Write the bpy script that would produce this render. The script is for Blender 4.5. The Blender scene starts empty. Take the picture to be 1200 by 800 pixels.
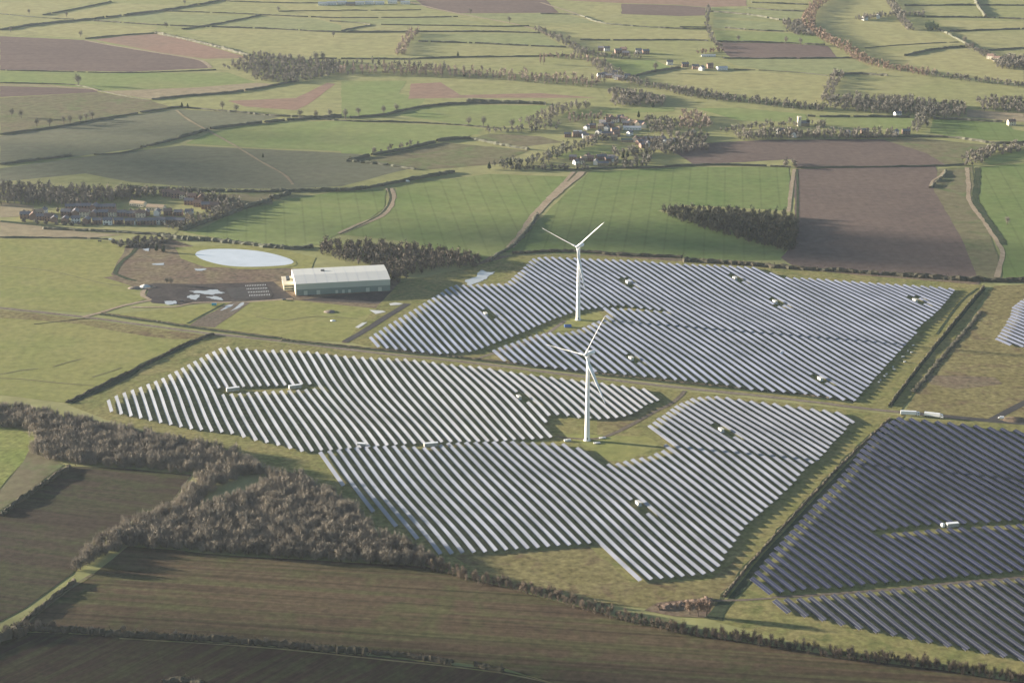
import bpy, math, random
import numpy as np
from mathutils import Vector, Matrix
rad = math.radians
rng = np.random.default_rng(7)
random.seed(7)
scene = bpy.context.scene
COL = scene.collection

# ------------------------------------------------------------------ camera, world, sun, exposure
CAM_H, FPX = 640.0, 2333.0
TH = math.atan(762.0 / FPX)
CT, ST = math.cos(TH), math.sin(TH)
cam_data = bpy.data.cameras.new("camera")
cam_data.sensor_width = 36.0
cam_data.lens = FPX / 1200.0 * 36.0
cam_data.clip_start = 5.0
cam_data.clip_end = 40000.0
cam = bpy.data.objects.new("camera", cam_data)
COL.objects.link(cam)
cam.location = (0, 0, CAM_H)
cam.rotation_euler = (math.pi / 2 - TH, 0, 0)
scene.camera = cam

SUN_EL, SUN_AZ = 8.5, -75.0            # azimuth measured clockwise from +Y
sun_dir = Vector((math.sin(rad(SUN_AZ)) * math.cos(rad(SUN_EL)), math.cos(rad(SUN_AZ)) * math.cos(rad(SUN_EL)), math.sin(rad(SUN_EL))))
world = bpy.data.worlds.new("World")
scene.world = world
world.use_nodes = True
wn = world.node_tree
wn.nodes.clear()
sky = wn.nodes.new("ShaderNodeTexSky")
sky.sky_type = 'NISHITA'
sky.sun_disc = False
sky.sun_elevation = rad(SUN_EL)
sky.sun_rotation = rad(SUN_AZ)
sky.air_density = 1.0
sky.dust_density = 0.6
sky.ozone_density = 1.5
bg = wn.nodes.new("ShaderNodeBackground")
bg.inputs[1].default_value = 0.05
wo = wn.nodes.new("ShaderNodeOutputWorld")
wn.links.new(sky.outputs[0], bg.inputs[0])
wn.links.new(bg.outputs[0], wo.inputs[0])
sd = bpy.data.lights.new("sun", 'SUN')
sd.energy = 5.0
sd.angle = rad(0.5)
sd.color = (1.0, 0.885, 0.735)
sun = bpy.data.objects.new("sun", sd)
COL.objects.link(sun)
sun.rotation_euler = (-sun_dir).to_track_quat('-Z', 'Y').to_euler()
scene.view_settings.view_transform = 'Standard'
scene.view_settings.look = 'None'
scene.view_settings.exposure = 2.1
scene.view_settings.gamma = 1.0
scene.cycles.use_denoising = True
scene.cycles.max_bounces = 4
scene.cycles.diffuse_bounces = 2
scene.cycles.glossy_bounces = 2
scene.cycles.transmission_bounces = 2
scene.cycles.transparent_max_bounces = 4
scene.cycles.volume_bounces = 0
HAZE = 1.7e-5

# ------------------------------------------------------------------ geometry helpers
def G(px, py, h=0.0):
    """pixel of the 1200x800 photograph -> point on the level plane z = h"""
    u = (px - 600.0) / FPX
    v = (400.0 - py) / FPX
    d = Vector((u, CT + v * ST, -ST + v * CT))
    t = (CAM_H - h) / (-d.z)
    return Vector((d.x * t, d.y * t, h))

def Z(ox, oy, s, *pts):
    return [(ox + x / s, oy + y / s) for x, y in pts]

def tag(o, label=None, cat=None, group=None, kind=None):
    if label: o['label'] = label
    if cat: o['category'] = cat
    if group: o['group'] = group
    if kind: o['kind'] = kind
    if kind == 'structure' and o.type == 'MESH' and o.data.polygons[0].normal.z < 0:
        o.data.flip_normals()          # level sheets face the sky
    return o

def mesh_obj(name, verts, faces, mat=None, parent=None, smooth=False, loc=None):
    me = bpy.data.meshes.new(name)
    me.from_pydata([tuple(v) for v in verts], [], faces)
    me.update()
    mats = mat if isinstance(mat, (list, tuple)) else [mat]
    for m in mats:
        if m: me.materials.append(m)
    if smooth:
        me.shade_smooth()
    o = bpy.data.objects.new(name, me)
    COL.objects.link(o)
    if parent is not None: o.parent = parent
    if loc is not None: o.location = loc
    return o

def tri_obj(name, V, mat, parent=None, mats_idx=None):
    """V: (n,3,3) array of separate triangles"""
    n = len(V)
    me = bpy.data.meshes.new(name)
    me.vertices.add(n * 3)
    me.vertices.foreach_set("co", V.reshape(-1).astype(np.float32))
    me.loops.add(n * 3)
    me.loops.foreach_set("vertex_index", np.arange(n * 3, dtype=np.int32))
    me.polygons.add(n)
    me.polygons.foreach_set("loop_start", np.arange(0, n * 3, 3, dtype=np.int32))
    me.update(calc_edges=True)
    me.materials.append(mat)
    o = bpy.data.objects.new(name, me)
    COL.objects.link(o)
    if parent is not None: o.parent = parent
    return o

def empty(name, loc=(0, 0, 0), rz=0.0):
    o = bpy.data.objects.new(name, None)
    o.empty_display_size = 1
    COL.objects.link(o)
    o.location = loc
    o.rotation_euler = (0, 0, rz)
    return o

def copy_tree(o, parent=None):
    c = o.copy()
    COL.objects.link(c)
    if parent is not None: c.parent = parent
    for ch in list(o.children):
        copy_tree(ch, c)
    return c

class MB:
    """collects boxes, prisms and tubes for one mesh"""
    def __init__(s):
        s.v, s.f = [], []
    def add(s, vs, fs):
        b = len(s.v)
        s.v += [tuple(v) for v in vs]
        s.f += [tuple(b + i for i in f) for f in fs]
    def box(s, x0, x1, y0, y1, z0, z1):
        s.add([(x0, y0, z0), (x1, y0, z0), (x1, y1, z0), (x0, y1, z0), (x0, y0, z1), (x1, y0, z1), (x1, y1, z1), (x0, y1, z1)],
              [(0, 3, 2, 1), (4, 5, 6, 7), (0, 1, 5, 4), (1, 2, 6, 5), (2, 3, 7, 6), (3, 0, 4, 7)])
    def tube(s, p0, p1, r0, r1, n=8):
        p0, p1 = Vector(p0), Vector(p1)
        q = (p1 - p0).to_track_quat('Z', 'Y')
        vs = []
        for p, r in ((p0, r0), (p1, r1)):
            for i in range(n):
                a = 2 * math.pi * i / n
                vs.append(p + q @ Vector((math.cos(a) * r, math.sin(a) * r, 0)))
        fs = [(i, (i + 1) % n, n + (i + 1) % n, n + i) for i in range(n)]
        fs += [tuple(range(n))[::-1], tuple(range(n, 2 * n))]
        s.add(vs, fs)
    def build(s, name, mat, parent=None, smooth=False):
        return mesh_obj(name, s.v, s.f, mat, parent, smooth)

ORD = "first second third fourth fifth sixth seventh eighth ninth tenth eleventh twelfth thirteenth fourteenth fifteenth sixteenth seventeenth eighteenth nineteenth twentieth".split()
def nth(i):
    if i < 20: return ORD[i]
    n = i + 1
    return "%d%s" % (n, {1: 'st', 2: 'nd', 3: 'rd'}.get(n % 10 if n % 100 not in (11, 12, 13) else 0, 'th'))

def inside(x, y, P):
    c = False
    j = len(P) - 1
    for i in range(len(P)):
        xi, yi = P[i]; xj, yj = P[j]
        if (yi > y) != (yj > y) and x < (xj - xi) * (y - yi) / (yj - yi) + xi:
            c = not c
        j = i
    return c

# ------------------------------------------------------------------ materials
def new_mat(name):
    m = bpy.data.materials.new(name)
    m.use_nodes = True
    nt = m.node_tree
    b = nt.nodes["Principled BSDF"]
    b.inputs["Roughness"].default_value = 0.9
    b.inputs["Specular IOR Level"].default_value = 0.15
    return m, nt, b

def plain(name, c, rough=0.7, spec=0.3, var=0.12, scale=0.5, metal=0.0):
    """a paint or cladding colour with a little wear in it"""
    m, nt, b = new_mat(name)
    geo = nt.nodes.new("ShaderNodeTexCoord")
    n = nt.nodes.new("ShaderNodeTexNoise")
    n.inputs["Scale"].default_value = scale
    n.inputs["Detail"].default_value = 4
    r = nt.nodes.new("ShaderNodeMapRange")
    r.inputs[3].default_value = 1 - var
    r.inputs[4].default_value = 1 + var
    mx = nt.nodes.new("ShaderNodeVectorMath"); mx.operation = 'SCALE'
    mx.inputs[0].default_value = c
    nt.links.new(geo.outputs["Object"], n.inputs["Vector"])
    nt.links.new(n.outputs["Fac"], r.inputs[0])
    nt.links.new(r.outputs[0], mx.inputs["Scale"])
    nt.links.new(mx.outputs[0], b.inputs["Base Color"])
    b.inputs["Roughness"].default_value = rough
    b.inputs["Specular IOR Level"].default_value = spec
    b.inputs["Metallic"].default_value = metal
    return m

def field_mat(name, c1, c2, big=90.0, fine=7.0, stripe=None, fine_amt=0.35, c3=None, tram=None, rough_amt=0.3):
    """c1/c2 in large soft patches; fine mottling; stripe=(angle deg, width m, length m, strength) streaks; tram=(angle, spacing, strength) wheelings"""
    m, nt, b = new_mat(name)
    L = nt.links.new
    geo = nt.nodes.new("ShaderNodeNewGeometry")
    def noise(vec, size, detail=3, dist=0.0):
        mp = nt.nodes.new("ShaderNodeVectorMath"); mp.operation = 'SCALE'
        mp.inputs["Scale"].default_value = 1.0 / size
        L(vec, mp.inputs[0])
        n = nt.nodes.new("ShaderNodeTexNoise")
        n.inputs["Scale"].default_value = 1.0
        n.inputs["Detail"].default_value = detail
        n.inputs["Roughness"].default_value = 0.6
        n.inputs["Distortion"].default_value = dist
        L(mp.outputs[0], n.inputs["Vector"])
        return n.outputs["Fac"]
    def math_(op, a, bb):
        n = nt.nodes.new("ShaderNodeMath"); n.operation = op
        for i, x in enumerate((a, bb)):
            if isinstance(x, (int, float)): n.inputs[i].default_value = x
            else: L(x, n.inputs[i])
        return n.outputs[0]
    def mix(fac, ca, cb):
        n = nt.nodes.new("ShaderNodeMix"); n.data_type = 'RGBA'
        L(fac, n.inputs["Factor"])
        for i, x in ((6, ca), (7, cb)):
            if isinstance(x, tuple): n.inputs[i].default_value = (*x, 1)
            else: L(x, n.inputs[i])
        return n.outputs[2]
    def rng_(x, a, bb, lo=0.0, hi=1.0):
        n = nt.nodes.new("ShaderNodeMapRange")
        L(x, n.inputs[0])
        for i, q in enumerate((a, bb, lo, hi)): n.inputs[i + 1].default_value = q
        return n.outputs[0]
    P = geo.outputs["Position"]
    f = rng_(noise(P, big, 4, 0.6), 0.36, 0.64)
    col = mix(f, c1, c2)
    if c3:
        col = mix(rng_(noise(P, big * 0.45, 5, 1.0), 0.52, 0.66, 0, 0.8), col, c3)
    k = rng_(noise(P, fine, 4), 0.3, 0.7, 1 - fine_amt, 1 + fine_amt)
    if stripe:
        ang, w, ln, st = stripe
        mp = nt.nodes.new("ShaderNodeMapping")
        mp.inputs["Rotation"].default_value = (0, 0, -rad(ang))
        L(P, mp.inputs["Vector"])
        mp2 = nt.nodes.new("ShaderNodeVectorMath"); mp2.operation = 'MULTIPLY'
        mp2.inputs[1].default_value = (w / ln, 1.0, 1.0)
        L(mp.outputs[0], mp2.inputs[0])
        s1 = noise(mp2.outputs[0], w, 3)
        k = math_('MULTIPLY', k, rng_(s1, 0.3, 0.7, 1 - st, 1 + st))
        if c3:
            col = mix(rng_(noise(mp2.outputs[0], w * 2.3, 2), 0.45, 0.62, 0, 0.7), col, c3)
    if tram:
        ang, sp, st = tram
        mp = nt.nodes.new("ShaderNodeMapping")
        mp.inputs["Rotation"].default_value = (0, 0, -rad(ang))
        L(P, mp.inputs["Vector"])
        sx = nt.nodes.new("ShaderNodeSeparateXYZ"); L(mp.outputs[0], sx.inputs[0])
        q = math_('ABSOLUTE', math_('SUBTRACT', math_('FRACT', math_('DIVIDE', sx.outputs[1], sp), 0), 0.5), 0)
        k = math_('MULTIPLY', k, rng_(q, 0.0, 0.09, 1 - st, 1.0))
    sc = nt.nodes.new("ShaderNodeVectorMath"); sc.operation = 'SCALE'
    L(col, sc.inputs[0]); L(k, sc.inputs["Scale"])
    L(sc.outputs[0], b.inputs["Base Color"])
    b.inputs["Roughness"].default_value = 0.95
    b.inputs["Specular IOR Level"].default_value = 0.05
    bump = nt.nodes.new("ShaderNodeBump")
    bump.inputs["Strength"].default_value = rough_amt
    bump.inputs["Distance"].default_value = 0.5
    L(noise(P, fine * 0.5, 4), bump.inputs["Height"])
    L(bump.outputs[0], b.inputs["Normal"])
    return m

def twig_mat(name, c1, c2, size=9.0):
    """bark and twig colour that changes from tree to tree"""
    m, nt, b = new_mat(name)
    L = nt.links.new
    geo = nt.nodes.new("ShaderNodeNewGeometry")
    oi = nt.nodes.new("ShaderNodeObjectInfo")
    mp = nt.nodes.new("ShaderNodeVectorMath"); mp.operation = 'SCALE'; mp.inputs["Scale"].default_value = 1.0 / size
    L(geo.outputs["Position"], mp.inputs[0])
    n = nt.nodes.new("ShaderNodeTexNoise"); n.inputs["Scale"].default_value = 1.0; n.inputs["Detail"].default_value = 3
    L(mp.outputs[0], n.inputs["Vector"])
    a = nt.nodes.new("ShaderNodeMath"); a.operation = 'MULTIPLY_ADD'
    L(oi.outputs["Random"], a.inputs[0]); a.inputs[1].default_value = 0.5
    r = nt.nodes.new("ShaderNodeMapRange"); L(n.outputs["Fac"], r.inputs[0])
    r.inputs[1].default_value = 0.3; r.inputs[2].default_value = 0.7; r.inputs[3].default_value = -0.1; r.inputs[4].default_value = 0.7
    L(r.outputs[0], a.inputs[2])
    mx = nt.nodes.new("ShaderNodeMix"); mx.data_type = 'RGBA'
    L(a.outputs[0], mx.inputs["Factor"])
    mx.inputs[6].default_value = (*c1, 1); mx.inputs[7].default_value = (*c2, 1)
    L(mx.outputs[2], b.inputs["Base Color"])
    return m

def panel_mat(name, glass, frame, rough, spec, seam=True):
    """module glass with pale frame lines along the strip and faint module joints; u runs in metres along the row, v 0..1 up the slope"""
    m, nt, b = new_mat(name)
    L = nt.links.new
    uv = nt.nodes.new("ShaderNodeUVMap")
    sx = nt.nodes.new("ShaderNodeSeparateXYZ"); L(uv.outputs[0], sx.inputs[0])
    def M(op, a, bb, c=None):
        n = nt.nodes.new("ShaderNodeMath"); n.operation = op
        for i, x in enumerate((a, bb, c)):
            if x is None: continue
            if isinstance(x, (int, float)): n.inputs[i].default_value = x
            else: L(x, n.inputs[i])
        return n.outputs[0]
    v = sx.outputs[1]
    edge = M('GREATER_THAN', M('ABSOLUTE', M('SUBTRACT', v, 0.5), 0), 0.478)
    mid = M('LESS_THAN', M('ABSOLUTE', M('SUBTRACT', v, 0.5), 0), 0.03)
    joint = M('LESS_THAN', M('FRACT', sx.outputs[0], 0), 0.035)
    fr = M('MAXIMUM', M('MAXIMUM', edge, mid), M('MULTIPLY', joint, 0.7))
    geo = nt.nodes.new("ShaderNodeNewGeometry")
    mp = nt.nodes.new("ShaderNodeVectorMath"); mp.operation = 'SCALE'; mp.inputs["Scale"].default_value = 1 / 45.0
    L(geo.outputs["Position"], mp.inputs[0])
    n = nt.nodes.new("ShaderNodeTexNoise"); n.inputs["Scale"].default_value = 1; n.inputs["Detail"].default_value = 4
    L(mp.outputs[0], n.inputs["Vector"])
    # batches of modules differ a little in shade
    fl = M('FLOOR', M('DIVIDE', sx.outputs[0], 18.0), 0)
    wn_ = nt.nodes.new("ShaderNodeTexWhiteNoise"); wn_.noise_dimensions = '2D'
    cmb = nt.nodes.new("ShaderNodeCombineXYZ"); L(fl, cmb.inputs[0])
    oi = nt.nodes.new("ShaderNodeObjectInfo"); L(oi.outputs["Random"], cmb.inputs[1])
    L(cmb.outputs[0], wn_.inputs["Vector"])
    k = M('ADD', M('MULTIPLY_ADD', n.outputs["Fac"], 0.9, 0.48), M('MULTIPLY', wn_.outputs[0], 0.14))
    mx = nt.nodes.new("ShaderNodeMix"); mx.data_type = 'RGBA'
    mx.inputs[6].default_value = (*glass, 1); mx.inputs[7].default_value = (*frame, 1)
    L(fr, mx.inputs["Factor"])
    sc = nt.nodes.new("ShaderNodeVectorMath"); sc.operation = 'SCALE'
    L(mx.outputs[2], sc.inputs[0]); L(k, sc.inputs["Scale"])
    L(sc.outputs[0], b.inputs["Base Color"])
    b.inputs["Roughness"].default_value = rough
    b.inputs["Specular IOR Level"].default_value = spec
    return m

T = {}
T['pasture'] = field_mat("pasture", (.240, .228, .082), (.205, .215, .070), 120, 9, c3=(.245, .235, .09), fine_amt=.2)
T['rough'] = field_mat("rough_grass", (.170, .145, .062), (.205, .178, .080), 60, 6, c3=(.14, .10, .06), fine_amt=0.45)
T['farm_grass'] = field_mat("solar_farm_grass", (.175, .175, .062), (.225, .195, .082), 45, 5, c3=(.12, .135, .045), fine_amt=.35)
T['far_green'] = field_mat("far_pasture", (.235, .240, .098), (.275, .260, .120), 300, 20, fine_amt=.18)  # the far pastures are paled to carry part of the haze
T['far_yellow'] = field_mat("far_yellow_pasture", (.300, .275, .125), (.270, .260, .115), 250, 20, fine_amt=.18)
T['far_cool'] = field_mat("far_cool_pasture", (.215, .235, .105), (.235, .240, .112), 260, 20, fine_amt=.18)
T['wheat'] = field_mat("winter_wheat", (.150, .198, .064), (.195, .218, .084), 220, 16, tram=(97, 24, .16), fine_amt=.15)
T['wheat2'] = field_mat("winter_wheat_dark", (.125, .176, .057), (.165, .198, .073), 160, 14, tram=(84, 24, .16), fine_amt=.15)
T['bright'] = field_mat("bright_pasture", (.180, .225, .078), (.205, .225, .088), 200, 16, fine_amt=.15)
T['near_bright'] = field_mat("young_grass", (.175, .21, .058), (.205, .215, .07), 60, 6, stripe=(60, 3, 60, .12))
T['grey'] = field_mat("drilled_field", (.135, .142, .088), (.155, .152, .098), 220, 14, fine_amt=.15, stripe=(12, 8, 240, .06))
T['brown'] = field_mat("ploughed_field", (.135, .098, .084), (.155, .112, .094), 200, 12, stripe=(4, 10, 260, .10), fine_amt=.15)
T['brown2'] = field_mat("ploughed_field_dark", (.120, .090, .078), (.145, .108, .090), 120, 10, tram=(92, 14, .07), fine_amt=.18)
T['plough'] = field_mat("stubble_plough", (.078, .054, .034), (.094, .068, .041), 110, 6, stripe=(-8, 5, 190, .30), tram=(-8, 26, .35), c3=(.082, .084, .035), fine_amt=.3)
T['plough2'] = field_mat("bare_plough", (.030, .021, .016), (.042, .031, .022), 90, 5, stripe=(52, 2.2, 40, .25), c3=(.048, .052, .024), fine_amt=.3)
T['plough3'] = field_mat("dark_plough", (.050, .038, .028), (.062, .049, .034), 90, 6, stripe=(-16, 5, 120, .22), c3=(.056, .062, .028), fine_amt=.3)
T['pink'] = field_mat("clay_field", (.270, .170, .125), (.240, .165, .120), 160, 15, fine_amt=.15)
T['pale'] = field_mat("stubble_field", (.270, .215, .140), (.280, .235, .145), 160, 15, fine_amt=.2)
T['scrub'] = field_mat("building_site_soil", (.150, .105, .080), (.185, .150, .090), 40, 6, c3=(.12, .10, .07), fine_amt=.4)
T['scrub_dark'] = field_mat("wet_soil", (.075, .062, .055), (.105, .085, .065), 30, 6, fine_amt=.35)
T['olive'] = field_mat("olive_stubble", (.150, .145, .075), (.165, .140, .085), 120, 12, c3=(.12, .15, .06), fine_amt=.25)
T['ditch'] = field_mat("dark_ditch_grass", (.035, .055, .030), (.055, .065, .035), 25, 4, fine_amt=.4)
T['yard'] = field_mat("wet_tarmac_yard", (.050, .045, .045), (.075, .065, .060), 25, 5, fine_amt=.25)
T['track'] = field_mat("stone_track", (.215, .180, .140), (.17, .14, .105), 30, 4, fine_amt=.3)
T['track_dark'] = field_mat("damp_track", (.125, .105, .080), (.155, .125, .095), 30, 4, fine_amt=.3)
T['sand'] = field_mat("pale_sandy_track", (.34, .27, .19), (.28, .22, .15), 30, 4, fine_amt=.25)
T['road'] = field_mat("tarmac_road", (.060, .058, .058), (.075, .070, .068), 30, 4, fine_amt=.2)
T['concrete'] = plain("pale_concrete", (.52, .52, .50), .6, .4, .2, .1)
T['rubble'] = plain("rubble", (.20, .17, .14), .9, .1, .4, .4)
water = plain("water", (.58, .60, .62), 0.08, 0.6, 0.16, 0.05)  # pale base colour stands in for sky reflected on the pond
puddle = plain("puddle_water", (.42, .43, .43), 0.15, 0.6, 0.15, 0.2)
twig = twig_mat("bare_twigs", (.078, .071, .057), (.300, .262, .208))
twig_far = twig_mat("haze_paled_twigs", (.095, .095, .080), (.195, .175, .145), 30)  # twig colour lightened to imitate haze over distance
twig_rus = twig_mat("russet_twigs", (.16, .11, .085), (.23, .165, .12), 20)
twig_pale = twig_mat("pale_twigs", (.20, .16, .13), (.27, .21, .17), 20)
hedge_m = twig_mat("hedge_twigs", (.050, .052, .034), (.100, .080, .056), 12)
hedge_far = twig_mat("haze_paled_hedge", (.075, .086, .058), (.130, .124, .090), 30)  # paler than the near hedges, with distance haze put into the colour
ever_m = twig_mat("evergreen_leaves", (.035, .060, .030), (.055, .080, .040), 8)
bark = plain("bark", (.10, .08, .065), .95, .1, .3, 1.0)
white = plain("white_paint", (.80, .80, .80), .45, .4, .04, .3)
galv = plain("galvanised_steel", (.35, .36, .37), .5, .5, .1, .5)
cabin_w = plain("cabin_white", (.60, .58, .52), .6, .3, .08, .5)
cabin_g = plain("cabin_green", (.06, .10, .08), .6, .3, .1, .5)
dark = plain("dark_grey", (.05, .055, .06), .5, .4, .1, .5)
louvre = plain("louvre_grey", (.16, .17, .17), .6, .3, .2, 3.0)
black = plain("rubber", (.02, .02, .02), .8, .2, .1, 1)
blue = plain("blue_sheet", (.06, .15, .42), .5, .4, .15, .4)
cyan = plain("cyan_paint", (.05, .35, .50), .5, .4, .1, .4)
glassm = plain("window_glass", (.05, .06, .07), .15, .6, .1, 1)
tyl = [plain("brick", (.25, .17, .135), .85, .2, .2, 1.2), plain("render_cream", (.62, .56, .44), .8, .2, .08, .4), plain("render_white", (.74, .73, .70), .8, .2, .06, .4), plain("stone", (.32, .26, .18), .85, .2, .2, 1)]
rfl = [plain("slate", (.19, .18, .19), .7, .3, .2, .8), plain("clay_tile", (.22, .15, .12), .8, .2, .2, .8), plain("pale_roof_sheet", (.50, .50, .50), .55, .4, .1, .3), plain("tan_tile", (.40, .30, .20), .8, .2, .15, .8), plain("green_sheet_roof", (.05, .09, .075), .6, .3, .1, .3)]

# ------------------------------------------------------------------ ground, fields, tracks
ZL = [0.0]
def level():
    ZL[0] += 0.003
    return ZL[0]

S = 9000.0
ground = mesh_obj("ground", [(-S, -2000, -0.05), (S, -2000, -0.05), (S, 12000, -0.05), (-S, 12000, -0.05)], [(0, 1, 2, 3)], T['far_green'])
tag(ground, "pale green farmland stretching away under all the fields", None, None, "structure")

def field(pts, mat, label, name="field", jit=1.0):
    z = level()
    W = [G(*p) for p in pts]
    out = []
    n = len(W)
    for i in range(n):
        a, b = W[i], W[(i + 1) % n]
        L = (b - a).length
        k = max(1, int(L / 18))
        nn = Vector((-(b - a).y, (b - a).x, 0)).normalized()
        for j in range(k):
            t = j / k
            p = a.lerp(b, t)
            if j: p = p + nn * random.uniform(-jit, jit)
            out.append((p.x, p.y, z))
    o = mesh_obj(name, out, [tuple(range(len(out)))], T[mat] if isinstance(mat, str) else mat)
    tag(o, label, None, None, "structure")
    return o

def puddle_shape(pts, label, mat=None, amp=.28, z=None):
    """an irregular shallow sheet with a wandering edge"""
    W = [G(*p) for p in pts]
    W = smooth_pts(W + W[:1], 1.2)[:-1]
    c = sum(W, Vector((0, 0, 0))) / len(W)
    z = level()
    ph = [random.uniform(0, 6.28) for _ in range(5)]
    out = []
    for i, p in enumerate(W):
        a = 2 * math.pi * i / len(W)
        k = 1 + amp * (.5 * math.sin(3 * a + ph[0]) + .35 * math.sin(5 * a + ph[1]) + .3 * math.sin(9 * a + ph[2]) + .2 * math.sin(14 * a + ph[3]))
        q = c + (p - c) * max(k, .3)
        out.append((q.x, q.y, z))
    o = mesh_obj("water", out, [tuple(range(len(out)))], mat or puddle)
    tag(o, label, None, None, "structure")
    return o

def smooth_pts(W, step):
    """resample a polyline with Catmull-Rom at about STEP metres"""
    out = []
    n = len(W)
    for i in range(n - 1):
        p0 = W[max(i - 1, 0)]; p1 = W[i]; p2 = W[i + 1]; p3 = W[min(i + 2, n - 1)]
        k = max(1, int((p2 - p1).length / step))
        for j in range(k):
            t = j / k
            q = 0.5 * ((2 * p1) + (p2 - p0) * t + (2 * p0 - 5 * p1 + 4 * p2 - p3) * t * t + (3 * p1 - p0 - 3 * p2 + p3) * t ** 3)
            out.append(q)
    out.append(W[-1])
    return out

def ribbon(pts, width, mat, label, name="track", jit=0.25, dz=0.0):
    z = level() + dz
    W = smooth_pts([G(*p) for p in pts], 12)
    vs, fs = [], []
    for i, p in enumerate(W):
        d = (W[min(i + 1, len(W) - 1)] - W[max(i - 1, 0)]).normalized()
        n = Vector((-d.y, d.x, 0))
        w = width / 2 * (1 + random.uniform(-jit, jit))
        w2 = width / 2 * (1 + random.uniform(-jit, jit))
        a, b = p + n * w, p - n * w2
        vs += [(a.x, a.y, z), (b.x, b.y, z)]
        if i: fs.append((2 * i - 2, 2 * i - 1, 2 * i + 1, 2 * i))
    o = mesh_obj(name, vs, fs, T[mat] if isinstance(mat, str) else mat)
    tag(o, label, None, None, "structure")
    return o

A3 = (0, 0, 3); B3 = (400, 0, 3); C3 = (800, 0, 3); D3 = (0, 200, 3); E3 = (400, 200, 3); F3 = (800, 200, 3)
# -- far left
field(Z(*A3, (0, 8), (340, 5), (130, 52), (0, 48)), 'far_yellow', "yellowish field at the top left corner")
field(Z(*A3, (180, 60), (420, 12), (620, 20), (540, 40), (270, 72)), 'far_yellow', "wedge of yellow pasture near the top left")
field(Z(*A3, (380, 72), (560, 44), (860, 60), (700, 92)), 'far_cool', "cool green field between far hedges at the top left")
field(Z(*A3, (760, 95), (920, 60), (1200, 68), (1200, 112)), 'far_cool', "cool green strip below the far sheds")
field(Z(*A3, (600, 38), (780, 5), (980, 15), (1060, 55), (1200, 90), (1200, 40), (1130, 15), (1000, 0), (800, 0)), 'far_yellow', "yellow strips near the far sheds")
field(Z(*A3, (640, 110), (800, 100), (1200, 118), (1200, 205), (1050, 195), (860, 170)), 'far_yellow', "yellow pasture above the far left copse")
field(Z(*A3, (0, 82), (240, 82), (560, 95), (530, 116), (300, 136), (0, 118)), 'far_yellow', "long yellow field above the far ploughed field")
field(Z(*A3, (0, 128), (300, 142), (560, 188), (700, 212), (745, 240), (460, 253), (0, 246)), 'brown', "far ploughed field at the left edge")
field(Z(*A3, (330, 140), (420, 128), (545, 120), (640, 138), (880, 205), (720, 208), (560, 185)), 'pink', "pinkish clay field far left")
field(Z(*A3, (0, 250), (450, 258), (800, 255), (900, 290), (700, 306), (450, 318), (345, 318), (150, 294), (0, 292)), 'bright', "bright green field below the far ploughed field")
field(Z(*A3, (0, 303), (200, 308), (335, 316), (345, 325), (0, 342)), 'brown', "narrow ploughed strip at the far left edge")
field(Z(*A3, (350, 322), (700, 308), (900, 292), (980, 298), (900, 316), (740, 332), (535, 350)), 'pale', "pale stubble strip curving right far left")
field(Z(*A3, (0, 345), (350, 325), (530, 355), (605, 378), (380, 412), (200, 442), (0, 474)), 'olive', "dull olive pasture below the far stubble strip")
field(Z(*A3, (0, 478), (200, 448), (380, 418), (610, 384), (760, 392), (990, 410), (860, 438), (730, 458), (500, 520), (270, 550), (0, 578)), 'grey', "grey green drilled field at the middle left")
field(Z(*A3, (650, 505), (740, 465), (860, 442), (1000, 430), (1200, 425), (1400, 440), (1630, 445), (1690, 470), (1500, 500), (1350, 540), (1200, 532), (900, 520)), 'bright', "green winter wheat field above the grey drilled field")
field(Z(*A3, (0, 592), (270, 555), (640, 512), (900, 524), (1250, 540), (1450, 590), (1200, 655), (1020, 665), (700, 660), (460, 640), (300, 610), (0, 640)), 'grey', "broad grey drilled field above the left estate")
field(Z(*A3, (800, 355), (1040, 345), (1150, 292), (1180, 296), (1080, 370), (1040, 388), (860, 375)), 'pink', "bare pinkish patch in the far left pasture")
# -- far middle
field(Z(*A3, (1200, 130), (1230, 122), (1440, 118), (1410, 160), (1400, 190), (1200, 205)), 'far_yellow', "yellow pasture with a small pond hollow far away")
field(Z(*B3, (260, 0), (720, 0), (765, 46), (400, 48), (300, 28)), 'brown', "dark ploughed field at the top edge")
field(Z(*B3, (985, 14), (1190, 20), (1280, 28), (1280, 55), (1190, 58), (985, 50)), 'brown', "far ploughed strip right of the small yellow field")
field(Z(*B3, (750, 0), (1420, 0), (1420, 18), (1200, 18), (990, 12), (900, 8)), 'pink', "far pinkish strip along the top edge")
field(Z(*B3, (890, 22), (985, 20), (980, 50), (880, 48)), 'far_yellow', "small yellow field beside the far ploughed strip")
field(Z(*B3, (420, 50), (780, 50), (900, 82), (610, 82)), 'far_cool', "cool green field below the top ploughed field")
field(Z(*B3, (0, 70), (380, 64), (520, 84), (140, 88), (0, 80)), 'far_cool', "cool strip left of the far lane")
field(Z(*B3, (700, 95), (1200, 106), (1290, 110), (1290, 140), (840, 140)), 'far_yellow', "pale yellow field right of the far lane")
field(Z(*B3, (920, 210), (1100, 212), (1160, 238), (1090, 258), (1020, 266)), 'bright', "bright green field left of the lone round tree")
field(Z(*B3, (280, 120), (700, 120), (780, 162), (450, 152), (280, 146)), 'far_cool', "cool pasture left of the far treed lane")
field(Z(*B3, (0, 285), (230, 285), (200, 330), (320, 350), (260, 375), (150, 400), (20, 412), (0, 410)), 'bright', "green pasture below the far tree belt")
field(Z(*B3, (330, 290), (900, 310), (930, 350), (860, 362), (720, 360), (440, 358), (280, 372)), 'far_green', "mown green pasture right of the bare patch")
field(Z(*B3, (245, 295), (350, 290), (420, 335), (700, 328), (900, 345), (430, 345), (235, 348)), 'pink', "bare pinkish patch below the far tree belt")
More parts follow.
